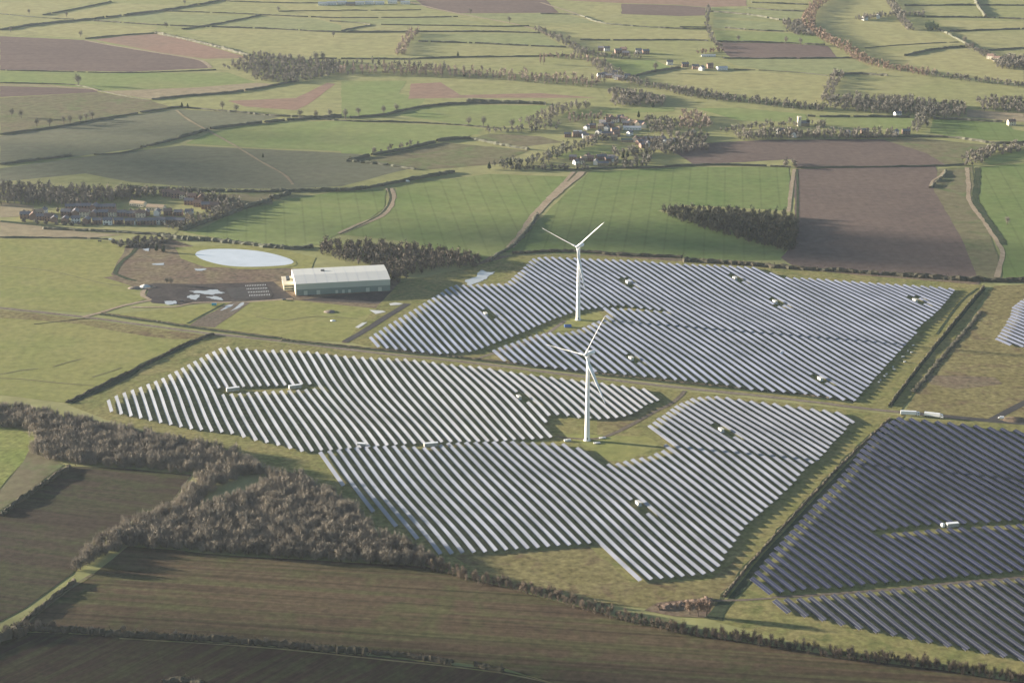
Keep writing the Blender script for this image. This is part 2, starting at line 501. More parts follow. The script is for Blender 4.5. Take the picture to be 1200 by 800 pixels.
field(Z(*B3, (200, 405), (300, 380), (450, 370), (725, 372), (690, 410), (660, 438), (540, 445), (400, 436)), 'bright', "bright green field with trees along its lower hedge")
field(Z(*B3, (0, 432), (200, 435), (430, 445), (500, 456), (440, 485), (360, 492), (240, 520), (120, 543), (0, 540)), 'bright', "yellow green field left of the small olive fields")
field(Z(*B3, (80, 560), (250, 525), (360, 502), (520, 515), (660, 530), (560, 575), (400, 590), (280, 598)), 'olive', "rough olive field left of the village")
field(Z(*B3, (450, 490), (520, 470), (700, 480), (780, 500), (640, 515)), 'olive', "small rough plot left of the village")
field(Z(*B3, (800, 385), (1170, 378), (1170, 392), (930, 402), (880, 420), (770, 415)), 'bright', "bright green field behind the village")
field(Z(*B3, (730, 550), (900, 510), (1000, 515), (960, 540), (800, 560)), 'bright', "small green paddock inside the village")
# -- far right
field(Z(*C3, (500, 0), (715, 0), (755, 60), (620, 70), (760, 74), (870, 115), (990, 155), (860, 165), (640, 170), (500, 115), (455, 70)), 'far_yellow', "large pale pasture inside the treed curve far right")
field(Z(*C3, (640, 172), (780, 185), (990, 168), (1050, 195), (1110, 220), (1200, 240), (1200, 290), (900, 268), (760, 245)), 'far_yellow', "pale pasture below the curved hedge far right")
field(Z(*C3, (880, 72), (1200, 75), (1200, 100), (950, 108)), 'far_yellow', "flat pale field right of the farm trees")
field(Z(*C3, (760, 0), (1025, 2), (1050, 58), (800, 58)), 'far_green', "square green field at the far right")
field(Z(*C3, (110, 150), (350, 153), (510, 163), (545, 205), (400, 208), (170, 206)), 'brown', "ploughed field below the far bush line right")
field(Z(*C3, (0, 0), (222, 0), (225, 22), (80, 26), (0, 20)), 'pink', "pinkish ploughed field at the far top right of centre")
field(Z(*C3, (100, 26), (440, 36), (430, 62), (330, 70), (110, 60)), 'far_cool', "narrow cool paddocks far right of centre")
field(Z(*C3, (105, 70), (350, 80), (365, 108), (110, 100)), 'far_cool', "cool paddock left of the russet trees")
field(Z(*C3, (110, 108), (480, 120), (500, 155), (120, 145)), 'bright', "bright paddock above the far ploughed field")
field(Z(*C3, (150, 210), (600, 208), (660, 240), (500, 262), (330, 252), (180, 230)), 'far_cool', "cool green pasture right of the farm")
field(Z(*C3, (0, 255), (200, 250), (500, 268), (540, 275), (500, 350), (480, 370), (330, 355), (0, 310)), 'far_yellow', "large olive yellow pasture behind the village church")
field(Z(*C3, (560, 272), (870, 275), (1000, 290), (1200, 318), (1200, 345), (1000, 348), (860, 335), (540, 325)), 'far_green', "long green pasture above the dark wood right")
field(Z(*C3, (50, 382), (200, 380), (430, 402), (440, 430), (200, 425)), 'bright', "bright green strip behind the church trees")
field(Z(*C3, (460, 408), (820, 416), (790, 460), (520, 440)), 'bright', "bright green meadow right of the church tower")
field(Z(*C3, (880, 420), (1140, 432), (1160, 455), (1200, 462), (1200, 500), (1000, 490), (870, 468)), 'wheat2', "dark green field at the right edge")
field(Z(*C3, (1000, 385), (1200, 400), (1200, 430), (1000, 412)), 'pale', "pale stubble strip below the right wood")
field(Z(*C3, (-40, 530), (60, 505), (300, 492), (700, 490), (860, 540), (930, 582), (400, 592), (380, 560), (40, 580)), 'brown2', "ploughed field below the church trees")
field(Z(*C3, (700, 490), (820, 485), (1090, 512), (980, 560), (990, 578), (925, 580), (860, 540)), 'olive', "olive stubble right of the ploughed field")
field(Z(*C3, (1040, 555), (1200, 530), (1200, 560), (1080, 580)), 'bright', "green strip at the right edge")
# -- middle
field(Z(*E3, (195, 58), (300, 40), (520, 12), (800, 22), (745, 95), (680, 150), (600, 250), (520, 318), (380, 290), (230, 250), (0, 225), (80, 195), (155, 155), (185, 95)), 'wheat', "large green wheat field between the two sandy tracks")
field([(228, 272), (262, 255), (300, 240), (345, 232), (400, 224), (452, 222), (450, 245), (425, 262), (385, 280), (400, 284), (330, 290), (260, 280), (205, 270)], 'wheat', "green wheat field right of the estate")
field([(690, 202), (800, 196), (925, 196), (926, 247), (800, 240), (770, 247), (830, 262), (885, 278), (922, 292), (915, 305), (860, 305), (760, 303), (690, 298), (590, 296), (640, 250), (668, 222)], 'wheat2', "dark green wheat field behind the turbines")
field([(932, 198), (1096, 195), (1112, 235), (1130, 285), (1146, 326), (1050, 322), (930, 312), (915, 302), (930, 285)], 'brown2', "large ploughed field behind the far solar block")
field([(1094, 222), (1100, 198), (1140, 195), (1142, 235), (1160, 275), (1170, 300), (1166, 326), (1146, 326), (1128, 282)], 'olive', "rough grass strip beside the winding track")
field([(1148, 196), (1270, 186), (1270, 330), (1176, 327), (1172, 295), (1156, 262), (1148, 240)], 'wheat2', "dark green field at the right edge beyond the track")
field([(1165, 335), (1270, 332), (1270, 500), (1150, 492), (1060, 482), (1100, 425), (1140, 375)], 'rough', "tan rough pasture right of the ditch track")
field([(930, 312), (1050, 322), (1150, 330), (1140, 342), (1120, 340), (1000, 326), (900, 318)], 'scrub', "strip of brown scrub behind the far solar block")
field([(575, 300), (700, 298), (860, 306), (930, 314), (890, 318), (760, 310), (640, 302), (600, 325), (530, 345), (440, 400), (400, 402), (430, 360), (470, 330), (540, 320)], 'scrub', "brown scrub strip behind the far solar block left end")
# -- left middle
field([(0, 280), (120, 281), (150, 292), (134, 316), (148, 330), (160, 340), (180, 348), (115, 367), (0, 360)], 'pasture', "broad green pasture at the left edge")
field(Z(*D3, (0, 175), (120, 190), (280, 215), (430, 225), (290, 240), (0, 236)), 'pale', "pale strip of stubble above the left pasture")
field(Z(*D3, (60, 185), (250, 190), (640, 200), (600, 235), (400, 222), (200, 205)), 'far_green', "thin green strip below the estate")
field(Z(*D3, (0, 110), (120, 125), (110, 160), (0, 165)), 'pale', "pale stubble at the left edge above the estate")
field(Z(*D3, (350, 110), (480, 115), (470, 150), (360, 140)), 'far_cool', "green playing field inside the estate")
field(Z(*D3, (720, 85), (960, 80), (960, 120), (830, 140), (740, 130)), 'olive', "rough paddock at the right end of the estate")
field([(150, 285), (200, 280), (230, 290), (240, 312), (345, 325), (345, 352), (180, 342), (130, 322)], 'scrub', "brown building site soil left of the warehouse")
field([(120, 325), (240, 312), (420, 316), (470, 330), (470, 365), (445, 372), (345, 352), (180, 342)], 'scrub', "trampled soil round the warehouse")
field([(205, 290), (300, 285), (370, 302), (365, 315), (300, 314), (240, 313), (212, 303)], 'pasture', "grass bank round the pond", jit=.5)
field([(136, 368), (210, 360), (300, 351), (345, 352), (445, 362), (478, 358), (400, 400), (340, 398), (230, 385)], 'pasture', "green plot in front of the warehouse")
field([(168, 334), (182, 332), (235, 333), (290, 331.5), (320, 330), (345, 350), (300, 353), (250, 354), (215, 357.5), (178, 355), (170, 348), (174, 341)], 'yard', "dark wet yard beside the warehouse", jit=.4)
field([(400, 345), (470, 340), (500, 335), (520, 345), (470, 352), (440, 356), (350, 352)], 'yard', "dark tarmac apron in front of the warehouse", "road", jit=.4)
# -- near
field([(-60, 372), (100, 376), (228, 396), (180, 420), (150, 438), (78, 472), (-60, 456)], 'pasture', "near green pasture left of the solar farm")
field([(78, 474), (150, 441), (185, 422), (232, 398), (250, 394), (330, 402), (440, 413), (560, 427), (800, 458), (1060, 487), (945, 610), (835, 722), (780, 715), (690, 705), (600, 686), (520, 660), (430, 610), (380, 580), (330, 550), (240, 520), (125, 492)], 'farm_grass', "tussocky yellow green grass under the near solar panels")
field([(404, 400), (470, 330), (540, 316), (600, 300), (680, 298), (930, 316), (1150, 334), (1156, 345), (1110, 410), (1055, 482), (800, 452), (560, 421), (440, 408)], 'farm_grass', "grass under the far solar panels")
field([(1062, 490), (1270, 497), (1270, 800), (1150, 788), (980, 765), (838, 728), (950, 612)], 'farm_grass', "grass under the dark solar panels")
field([(-60, 495), (20, 502), (42, 513), (28, 540), (0, 572), (-60, 620)], 'near_bright', "bright green young grass at the left edge")
field([(41, 514), (36, 528), (75, 545), (0, 598), (-60, 640), (-60, 625), (0, 574), (28, 540)], 'olive', "rough tan corner beside the left wood")
field([(-60, 645), (0, 600), (80, 546), (150, 549), (225, 556), (200, 590), (130, 622), (100, 640), (85, 672), (30, 712), (-60, 760)], 'plough3', "brown ploughed field enclosed by the left woods")
field([(30, 722), (100, 680), (150, 640), (290, 652), (430, 660), (500, 664), (600, 690), (690, 714), (760, 732), (830, 746), (980, 768), (1250, 806), (1250, 860), (700, 815), (590, 782), (430, 764), (300, 752), (140, 742), (40, 738)], 'plough', "long striped stubble field in the near foreground")
field([(-60, 745), (40, 741), (140, 745), (300, 756), (430, 768), (590, 786), (720, 818), (700, 880), (-60, 880)], 'plough2', "dark ploughed field at the bottom left corner")
field([(528, 650), (640, 645), (690, 640), (740, 682), (830, 680), (880, 640), (850, 700), (835, 722), (780, 715), (690, 705), (600, 686)], 'rough', "tan tussocky grass in front of the near block", jit=2)
field([(770, 706), (835, 700), (832, 724), (790, 722), (755, 715)], 'scrub', "brown scrub beside the lower ditch", jit=1.5)
field([(700, 492), (760, 478), (790, 475), (750, 495), (722, 511), (700, 512)], 'rough', "brown worn earth beside the near turbine", jit=1.5)
field([(655, 508), (760, 512), (774, 520), (756, 530), (735, 540), (715, 540), (690, 525)], 'pasture', "greener grass in front of the near turbine", jit=1)
field([(620, 392), (660, 376), (700, 364), (708, 372), (680, 384), (640, 390)], 'pasture', "grass clearing round the far turbine", jit=1)
field([(1085, 440), (1165, 442), (1175, 450), (1120, 456), (1090, 450)], 'scrub', "brown bare patch in the right rough pasture", jit=2)
field([(-60, 361), (0, 363), (93, 373.5), (170, 383.5), (235, 392), (262, 394), (238, 398), (200, 397.5), (170, 394), (140, 389), (95, 380), (50, 376), (0, 372.5), (-60, 371)], 'rough', "rough brown verge below the long stone track", jit=1)
# roads and tracks
ribbon([(-40, 358), (0, 361), (93, 371), (170, 381), (230, 389), (340, 401), (440, 413.5), (560, 426), (680, 441), (800, 454.5), (920, 467), (1000, 477), (1060, 483.5)], 6.0, 'track', "long pale stone track running between the solar blocks")
ribbon([(1055, 482.5), (1110, 488), (1160, 493), (1215, 497)], 9.0, 'road', "dark service road beside the lorries", "road", 0.1)
ribbon([(1160, 493), (1185, 480), (1215, 465)], 8.0, 'road', "dark road turning off at the right edge", "road", 0.1)
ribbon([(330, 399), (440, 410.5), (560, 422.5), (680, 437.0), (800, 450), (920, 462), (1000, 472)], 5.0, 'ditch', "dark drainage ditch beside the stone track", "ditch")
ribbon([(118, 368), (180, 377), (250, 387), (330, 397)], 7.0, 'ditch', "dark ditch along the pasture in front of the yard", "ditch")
ribbon(Z(*D3, (290, 515), (350, 500), (430, 475), (530, 455)), 5.5, 'sand', "pale access track up to the yard")
ribbon(Z(*D3, (530, 455), (500, 440), (510, 415), (545, 408)), 5.0, 'sand', "pale track bend at the yard corner")
ribbon(Z(*D3, (460, 480), (620, 478), (680, 465), (860, 462), (1030, 450)), 4.0, 'sand', "pale kerbed verge along the yard edge")
field(Z(*D3, (665, 545), (720, 510), (820, 460), (880, 464), (830, 500), (755, 552)), 'track_dark', "brown earth ramp with puddles below the yard")
puddle_shape(Z(*D3, (775, 492), (800, 474), (822, 470), (800, 484)), "long puddle on the earth ramp")
puddle_shape(Z(*D3, (815, 492), (845, 468), (862, 465), (835, 486)), "second puddle on the earth ramp")
ribbon(Z(*D3, (660, 538), (720, 505), (790, 468)), 3.5, 'ditch', "dark edge of the earth ramp", "ditch")
ribbon(Z(*E3, (-5, 222), (60, 192), (150, 152), (180, 95), (168, 62)), 9.0, 'sand', "winding sandy bank through the green wheat", "track")
ribbon(Z(*E3, (-5, 224), (60, 194), (140, 152), (172, 105), (166, 62)), 3.5, 'ditch', "dark ditch along the winding sandy bank", "ditch")
ribbon(Z(*E3, (848, 3), (800, 45), (735, 100), (690, 145), (655, 190), (625, 235), (590, 270)), 10.0, 'sand', "broad sandy track up to the village")
ribbon(Z(*E3, (818, 3), (785, 40), (725, 98)), 5.0, 'sand', "second sandy strip at the top of the broad track")
ribbon(Z(*F3, (392, -5), (385, 40), (378, 90), (372, 145)), 5.0, 'sand', "straight pale track between wheat and plough")
ribbon(Z(*F3, (402, -5), (404, 60), (404, 150), (402, 180)), 3.0, 'ditch', "dark ditch beside the straight pale track", "ditch")
ribbon(Z(*F3, (1000, -10), (1005, 60), (1010, 110), (1060, 180), (1105, 250), (1125, 290), (1115, 335), (1105, 375)), 6.0, 'sand', "winding pale track down the right side")
ribbon(Z(*F3, (1038, -10), (1035, 60), (1030, 105), (1070, 170), (1110, 225), (1132, 262)), 9.0, 'ditch', "dark ditch beside the winding pale track", "ditch")
ribbon(Z(*F3, (870, 55), (880, 35), (905, 20), (920, 0)), 3.5, 'sand', "short pale track at the corner of the plough")
ribbon(Z(*A3, (0, 300), (150, 302), (330, 315), (345, 320)), 7, 'sand', "pale farm track at the far left edge")
ribbon(Z(*A3, (300, 143), (400, 162), (560, 188), (700, 212), (740, 240)), 7, 'sand', "pale farm track between plough and clay field")
ribbon(Z(*A3, (620, 388), (660, 420), (740, 465), (830, 515), (920, 570), (1000, 615), (1030, 650)), 4, 'pale', "faint straight path across the grey fields", "path")
ribbon(Z(*B3, (240, 8), (330, 32), (470, 60), (600, 84), (690, 106), (740, 130)), 7, 'sand', "pale lane running down from the far sheds", "road")
ribbon(Z(*B3, (700, 10), (790, 38), (850, 58)), 6, 'sand', "pale lane left of the small yellow field", "road")
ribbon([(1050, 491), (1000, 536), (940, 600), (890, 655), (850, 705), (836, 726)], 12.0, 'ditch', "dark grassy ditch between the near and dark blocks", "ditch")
ribbon([(1047, 492), (997, 538), (938, 600), (888, 655), (848, 705)], 2.4, 'farm_grass', "grassy bank running down the ditch", "bank")
ribbon([(1160, 340), (1130, 375), (1085, 430), (1048, 478)], 3.0, 'farm_grass', "dark track beside the right hand ditch")
ribbon([(1154, 338), (1124, 374), (1078, 430), (1042, 478)], 3.0, 'ditch', "dark ditch beside the right hand track", "ditch")
ribbon([(1146, 338), (1128, 352), (1112, 372), (1098, 392)], 3.0, 'ditch', "short dark ditch beside the far solar block", "ditch")
ribbon([(478, 356), (455, 370), (430, 386), (404, 401)], 8, 'road', "dark new road beside the warehouse plot", "road", .1)
ribbon([(560, 420), (600, 407), (640, 391), (662, 376)], 4.0, 'track', "pale track up to the far turbine")
ribbon([(650, 512), (700, 514), (735, 500), (765, 484), (790, 471), (803, 458)], 4.0, 'track_dark', "worn track from the near turbine to the main track")
ribbon([(360, 528.5), (450, 523.5), (520, 521), (600, 517.5), (655, 513)], 4.0, 'farm_grass', "grassy lane between the two near blocks", "path")
ribbon([(905, 700), (960, 697), (1050, 690), (1130, 682), (1215, 675)], 4, 'track_dark', "tan service lane between the dark blocks")
ribbon([(835, 704), (870, 703), (905, 701)], 3, 'track_dark', "faint lane across the grass at the ditch")
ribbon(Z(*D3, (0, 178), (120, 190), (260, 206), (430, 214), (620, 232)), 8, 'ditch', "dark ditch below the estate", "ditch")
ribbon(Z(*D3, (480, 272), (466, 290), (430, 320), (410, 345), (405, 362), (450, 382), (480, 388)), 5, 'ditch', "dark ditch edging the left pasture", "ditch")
ribbon(Z(*A3, (0, 657), (300, 640), (600, 664)), .5, 'ditch', "thin field boundary above the estate", "path")
ribbon([(235, 397), (170, 427), (140, 446), (80, 473)], 9, 'ditch', "dark ditch between near pasture and solar farm", "ditch")
ribbon([(30, 730), (60, 706), (90, 684), (110, 672)], 3, 'olive', "bright grass verge beside the lower left hedge", "path")
ribbon([(140, 748), (300, 758), (430, 771), (590, 789), (690, 812)], 1.6, 'olive', "bright verge between the two foreground fields", "path")
for pts_, lb_ in (([(-40, 441), (5, 438), (25, 434), (45, 432)], "faint wheel track at the left of the near pasture"), ([(62, 430), (78, 425), (95, 421)], "short faint track in the middle of the near pasture"),
                  ([(108, 442), (125, 437), (142, 431)], "faint track near the pasture's lower hedge"), ([(-30, 443), (20, 444), (70, 449), (110, 452)], "long faint track low in the near pasture"),
                  ([(160, 336), (120, 332), (60, 318), (0, 312)], "faint track across the upper left pasture"), ([(300, 371), (330, 376), (370, 371), (420, 374)], "curved wheel track in the plot before the warehouse")):
    ribbon(pts_, 1.5, 'olive', lb_, "path")
# white spills and slabs
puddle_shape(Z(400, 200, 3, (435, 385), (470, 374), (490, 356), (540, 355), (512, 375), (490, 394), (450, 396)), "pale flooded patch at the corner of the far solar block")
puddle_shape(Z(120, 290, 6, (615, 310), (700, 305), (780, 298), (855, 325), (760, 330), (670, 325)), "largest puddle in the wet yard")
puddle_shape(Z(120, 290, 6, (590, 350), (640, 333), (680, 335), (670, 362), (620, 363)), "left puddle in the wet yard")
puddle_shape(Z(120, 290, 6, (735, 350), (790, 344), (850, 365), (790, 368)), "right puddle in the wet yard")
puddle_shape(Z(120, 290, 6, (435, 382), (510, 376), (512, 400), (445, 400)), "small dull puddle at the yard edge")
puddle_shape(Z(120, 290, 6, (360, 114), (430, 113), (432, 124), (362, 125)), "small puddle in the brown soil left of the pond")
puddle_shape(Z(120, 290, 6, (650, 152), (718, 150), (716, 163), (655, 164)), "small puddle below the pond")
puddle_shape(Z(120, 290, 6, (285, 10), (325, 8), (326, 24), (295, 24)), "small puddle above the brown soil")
field(Z(300, 290, 6.667, (885, 490), (990, 495), (1015, 505), (935, 522)), 'concrete', "pale concrete slab beside the new road", "path", .3)
field(Z(300, 290, 6.667, (1040, 440), (1090, 432), (1150, 440), (1120, 450), (1050, 455)), 'concrete', "pale slab at the top of the new road", "path", .3)
field(Z(300, 290, 6.667, (775, 625), (830, 590), (870, 585), (830, 615), (800, 632)), 'concrete', "pale slab halfway down the new road", "path", .3)
# pond
pc = [(226.7, 299), (229, 296.3), (234, 294.6), (244, 293.4), (258, 293), (275, 293.2), (292, 294.2), (308, 296), (324, 299), (337, 302.4), (344.5, 305.2), (346, 307.2), (343, 309), (334, 310.4), (318, 311.4), (300, 312), (280, 311.8), (262, 310.3), (246, 307.2), (233, 303.2)]
field([(x * 1.03 - 8.5, (y - 302) * 1.35 + 302.5) for x, y in pc], 'pasture', "grass rim round the pond", "bank", .5)
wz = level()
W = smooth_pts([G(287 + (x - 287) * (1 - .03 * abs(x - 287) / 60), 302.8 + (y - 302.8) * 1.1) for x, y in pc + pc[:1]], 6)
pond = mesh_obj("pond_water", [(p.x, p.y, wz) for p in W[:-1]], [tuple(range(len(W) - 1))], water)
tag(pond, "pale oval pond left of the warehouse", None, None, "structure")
# parking bay lines
mb = MB()
ca, cb, cc_ = G(288, 334.5), G(311, 333.5), G(299, 348)
ux = (cb - ca); uy = (cc_ - ca); uy = uy - ux * (uy.dot(ux) / ux.dot(ux)); zz = level() + .02
uxn, uyn = ux.normalized(), uy.normalized()
for r in range(4):
    for i in range(13):
        p = ca + uxn * (i * ux.length / 12.0 + r * 1.0) + uyn * (r * uy.length / 3.6)
        q = p + uyn * 4.8
        n = uxn * .18
        mb.add([(p - n)[:2] + (zz,), (p + n)[:2] + (zz,), (q + n)[:2] + (zz,), (q - n)[:2] + (zz,)], [(0, 1, 2, 3)])
field(Z(120, 290, 6, (865, 290), (930, 285), (1140, 262), (1200, 330), (1180, 355), (1020, 365), (910, 362)), 'road', "tarmac car park beside the warehouse", "road", .2)
zz2 = level() + .03
mb.v = [(x, y, zz2) for x, y, z in mb.v]
o = mb.build("road_markings", white)
tag(o, "white parking bay lines on the tarmac car park", None, None, "structure")
GZ = ZL[0]

# ------------------------------------------------------------------ trees, hedges, woods
def twigs(r, n, blobs, ln, wd, up=0.6, shell=2.6):
    """n thin triangles spread through ellipsoid blobs (cx,cy,cz,rx,ry,rz), most near the outside, leaning outwards and up"""
    B = np.array(blobs, float)
    w = B[:, 3] * B[:, 4] * B[:, 5]
    idx = r.choice(len(B), n, p=w / w.sum())
    d = r.normal(size=(n, 3)); d /= np.linalg.norm(d, axis=1)[:, None]
    rr = r.random(n)[:, None] ** (1 / shell)
    c = B[idx, :3] + d * rr * B[idx, 3:6]
    ax = d * (1 - up) + np.array([0, 0, 1.0]) * up + r.normal(size=(n, 3)) * 0.35
    ax /= np.linalg.norm(ax, axis=1)[:, None]
    sd_ = np.cross(ax, r.normal(size=(n, 3))); sd_ /= np.linalg.norm(sd_, axis=1)[:, None]
    l = (ln * (0.6 + 0.8 * r.random(n)))[:, None]
    ww = (wd * (0.6 + 0.8 * r.random(n)))[:, None]
    V = np.empty((n, 3, 3))
    V[:, 0] = c - ax * l / 2 - sd_ * ww / 2
    V[:, 1] = c - ax * l / 2 + sd_ * ww / 2
    V[:, 2] = c + ax * l / 2
    V[:, :, 2] = np.maximum(V[:, :, 2], 0.05)
    return V

def crown_blobs(r, h, rad_, base=0.25, n=6):
    bl = []
    for i in range(n):
        a = r.random() * 6.283
        q = rad_ * 0.5 * r.random()
        zc = h * (base + (1 - base) * (0.35 + 0.45 * r.random()))
        s = rad_ * (0.5 + 0.3 * r.random())
        bl.append((math.cos(a) * q, math.sin(a) * q, min(zc, h - s * .6), s, s, s * (0.9 + .5 * r.random())))
    return bl

def make_tree(kind):
    """trunk + crown; kinds: wood (narrow, tall), round (open field tree), poplar, bush, evergreen"""
    r = rng
    mb = MB()
    if kind == 'wood': h, R, nt, ln, wd, m = 10.5, 4.6, 1250, 2.6, .13, twig
    elif kind == 'round': h, R, nt, ln, wd, m = 12.0, 5.4, 560, 2.0, .26, twig_far
    elif kind == 'poplar': h, R, nt, ln, wd, m = 22, 3.0, 420, 2.6, .40, twig_pale
    elif kind == 'russet': h, R, nt, ln, wd, m = 11, 4.6, 900, 1.7, .35, twig_rus
    else: h, R, nt, ln, wd, m = 12, 3.6, 1200, 1.2, .6, ever_m
    base = .22 if kind in ('wood', 'poplar') else .3
    bl = crown_blobs(r, h, R, base, 8)
    if kind == 'poplar':
        bl = [(0, 0, h * q, R * (1 - .5 * abs(q - .45)), R * (1 - .5 * abs(q - .45)), 3.2) for q in (.3, .45, .6, .75, .88)]
    if kind == 'evergreen':
        bl = [(0, 0, h * q, R * (1.05 - q), R * (1.05 - q), 2.2) for q in (.25, .4, .55, .7, .85)]
    if kind == 'wood':
        bl = []
        for i in range(9):
            a, q = r.random() * 6.283, R * .85 * math.sqrt(r.random())
            top = h * (1 - .32 * (q / R) ** 2) * (.86 + .2 * r.random())
            hz = h * (.20 + .12 * r.random())
            bl.append((math.cos(a) * q, math.sin(a) * q, top - hz, .8 + 1.0 * r.random(), .8 + 1.0 * r.random(), hz))
        bl.append((0, 0, h * .38, R * .9, R * .9, h * .34))
    V = twigs(r, nt, bl, ln, wd, .65 if kind in ('wood', 'poplar') else .45, 1.4 if kind == 'wood' else 2.2)
    root = empty({'wood': 'bare_tree', 'round': 'bare_field_tree', 'poplar': 'poplar_tree', 'russet': 'russet_tree', 'evergreen': 'conifer_tree'}[kind])
    tri_obj('crown', V, m, root)
    tr = R * .075 + .08
    mb.tube((0, 0, -.4), (r.normal() * .2, r.normal() * .2, h * .5), tr, tr * .6, 6)
    for b in bl[:6]:
        mb.tube((0, 0, h * (.2 + .2 * r.random())), (b[0], b[1], b[2] + b[5] * .3), tr * .5, tr * .12, 5)
    mb.build('trunk', bark, root)
    return root

protos = {k: [make_tree(k) for _ in range(n)] for k, n in (('wood', 5), ('round', 4), ('poplar', 2), ('russet', 2), ('evergreen', 2))}
used = set()
def put_tree(kind, p, size, label, group=None, cat="tree"):
    pr = random.choice(protos[kind])
    if pr.name in used: o = copy_tree(pr)
    else:
        o = pr; used.add(pr.name)
    o.location = (p.x, p.y, GZ if p.y < 3000 else 0.2)
    o.rotation_euler = (0, 0, random.uniform(0, 6.283))
    s = size * random.uniform(.9, 1.1)
    o.scale = (s * random.uniform(.92, 1.08), s * random.uniform(.92, 1.08), s)
    tag(o, label, cat, group)
    return o

def scatter(polys, spacing, jit=.45):
    """points on the ground inside image-space polygons"""
    out = []
    for P in polys:
        Wp = [G(*p) for p in P]
        Pw = [(p.x, p.y) for p in Wp]
        x0, x1 = min(p[0] for p in Pw), max(p[0] for p in Pw)
        y0, y1 = min(p[1] for p in Pw), max(p[1] for p in Pw)
        row = 0
        y = y0
        while y < y1:
            x = x0 + (spacing / 2 if row % 2 else 0)
            while x < x1:
                q = (x + random.uniform(-jit, jit) * spacing, y + random.uniform(-jit, jit) * spacing)
                if inside(q[0], q[1], Pw): out.append(q)
                x += spacing
            y += spacing * .87
            row += 1
    return out

def wood_mass(name, label, pts, h, R, nt, ln, wd, mat, hvar=.25, up=.6):
    """many bare trees that read as one mass: one object of twigs, with stems"""
    lib = []
    for i in range(8):
        bl = crown_blobs(rng, h, R, .15, 5)
        if up > .7:
            bl = [(rng.normal() * R * .45, rng.normal() * R * .45, h * (.55 + .2 * rng.random()), 1.0 + rng.random(), 1.0 + rng.random(), h * .27) for _ in range(8)]
        V = twigs(rng, nt, bl + [(0, 0, h * .35, R * .85, R * .85, h * .32)], ln, wd, up, 1.4)
        # stem
        st = np.array([[[-.22, 0, 0], [.22, 0, 0], [0, 0, h * .7]], [[0, -.22, 0], [0, .22, 0], [0, 0, h * .7]]])
        lib.append(np.concatenate([V, st]))
    out = []
    for (x, y) in pts:
        V = lib[rng.integers(8)].copy()
        a = rng.random() * 6.283
        c, s = math.cos(a), math.sin(a)
        k = 1 + hvar * (rng.random() * 2 - 1)
        X = V[:, :, 0] * c - V[:, :, 1] * s; Y = V[:, :, 0] * s + V[:, :, 1] * c
        V[:, :, 0] = X * (.5 + .5 * k) + x; V[:, :, 1] = Y * (.5 + .5 * k) + y; V[:, :, 2] = V[:, :, 2] * k + 0.1
        out.append(V)
    o = tri_obj(name, np.concatenate(out), mat)
    tag(o, label, "woodland", None, "stuff")
    return o

def hedge(pts, label, h=2.2, w=2.4, step=4.0, mat=None, gap=0.0, tw=5, name="hedge"):
    W = smooth_pts([G(*p) for p in pts], step)
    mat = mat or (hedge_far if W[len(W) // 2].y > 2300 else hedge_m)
    tris = []
    prev = None
    prof = [(-.5, 0), (-.46, .6), (-.18, 1.0), (.18, .97), (.46, .6), (.5, 0)]
    hh = h
    for i, p in enumerate(W):
        d = (W[min(i + 1, len(W) - 1)] - W[max(i - 1, 0)]).normalized()
        n = Vector((-d.y, d.x, 0))
        hh = .6 * hh + .4 * h * random.uniform(.45, 1.6)
        ww = w * random.uniform(.7, 1.3)
        off = random.uniform(-.25, .25) * w
        ring = [p + n * (a * ww + off + random.uniform(-.12, .12) * w) + Vector((0, 0, b * hh * random.uniform(.85, 1.1))) for a, b in prof]
        if prev is not None and not (gap and random.random() < gap):
            for j in range(5):
                a, b, c, e = prev[j], prev[j + 1], ring[j + 1], ring[j]
                tris.append((a, b, c)); tris.append((a, c, e))
        prev = ring
    V = np.array([[tuple(q) for q in t] for t in tris])
    nt = tw * len(W)
    idx = rng.integers(len(W), size=nt)
    P = np.array([tuple(W[i]) for i in idx]) + rng.normal(size=(nt, 3)) * np.array([w * .38, w * .38, 0])
    P[:, 2] = h * (.35 + .85 * rng.random(nt))
    sc = max(.5, h * .45)
    D1 = rng.normal(size=(nt, 3)) * sc * .35; D2 = rng.normal(size=(nt, 3)) * sc * .35 + np.array([0, 0, sc * .5])
    V2 = np.stack([P, P + D1, P + D2], 1)
    V2[:, :, 2] = np.maximum(V2[:, :, 2], .05)
    V = np.concatenate([V, V2]); V[:, :, 2] += .15
    o = tri_obj(name, V, mat)
    tag(o, label, "hedge")
    return o

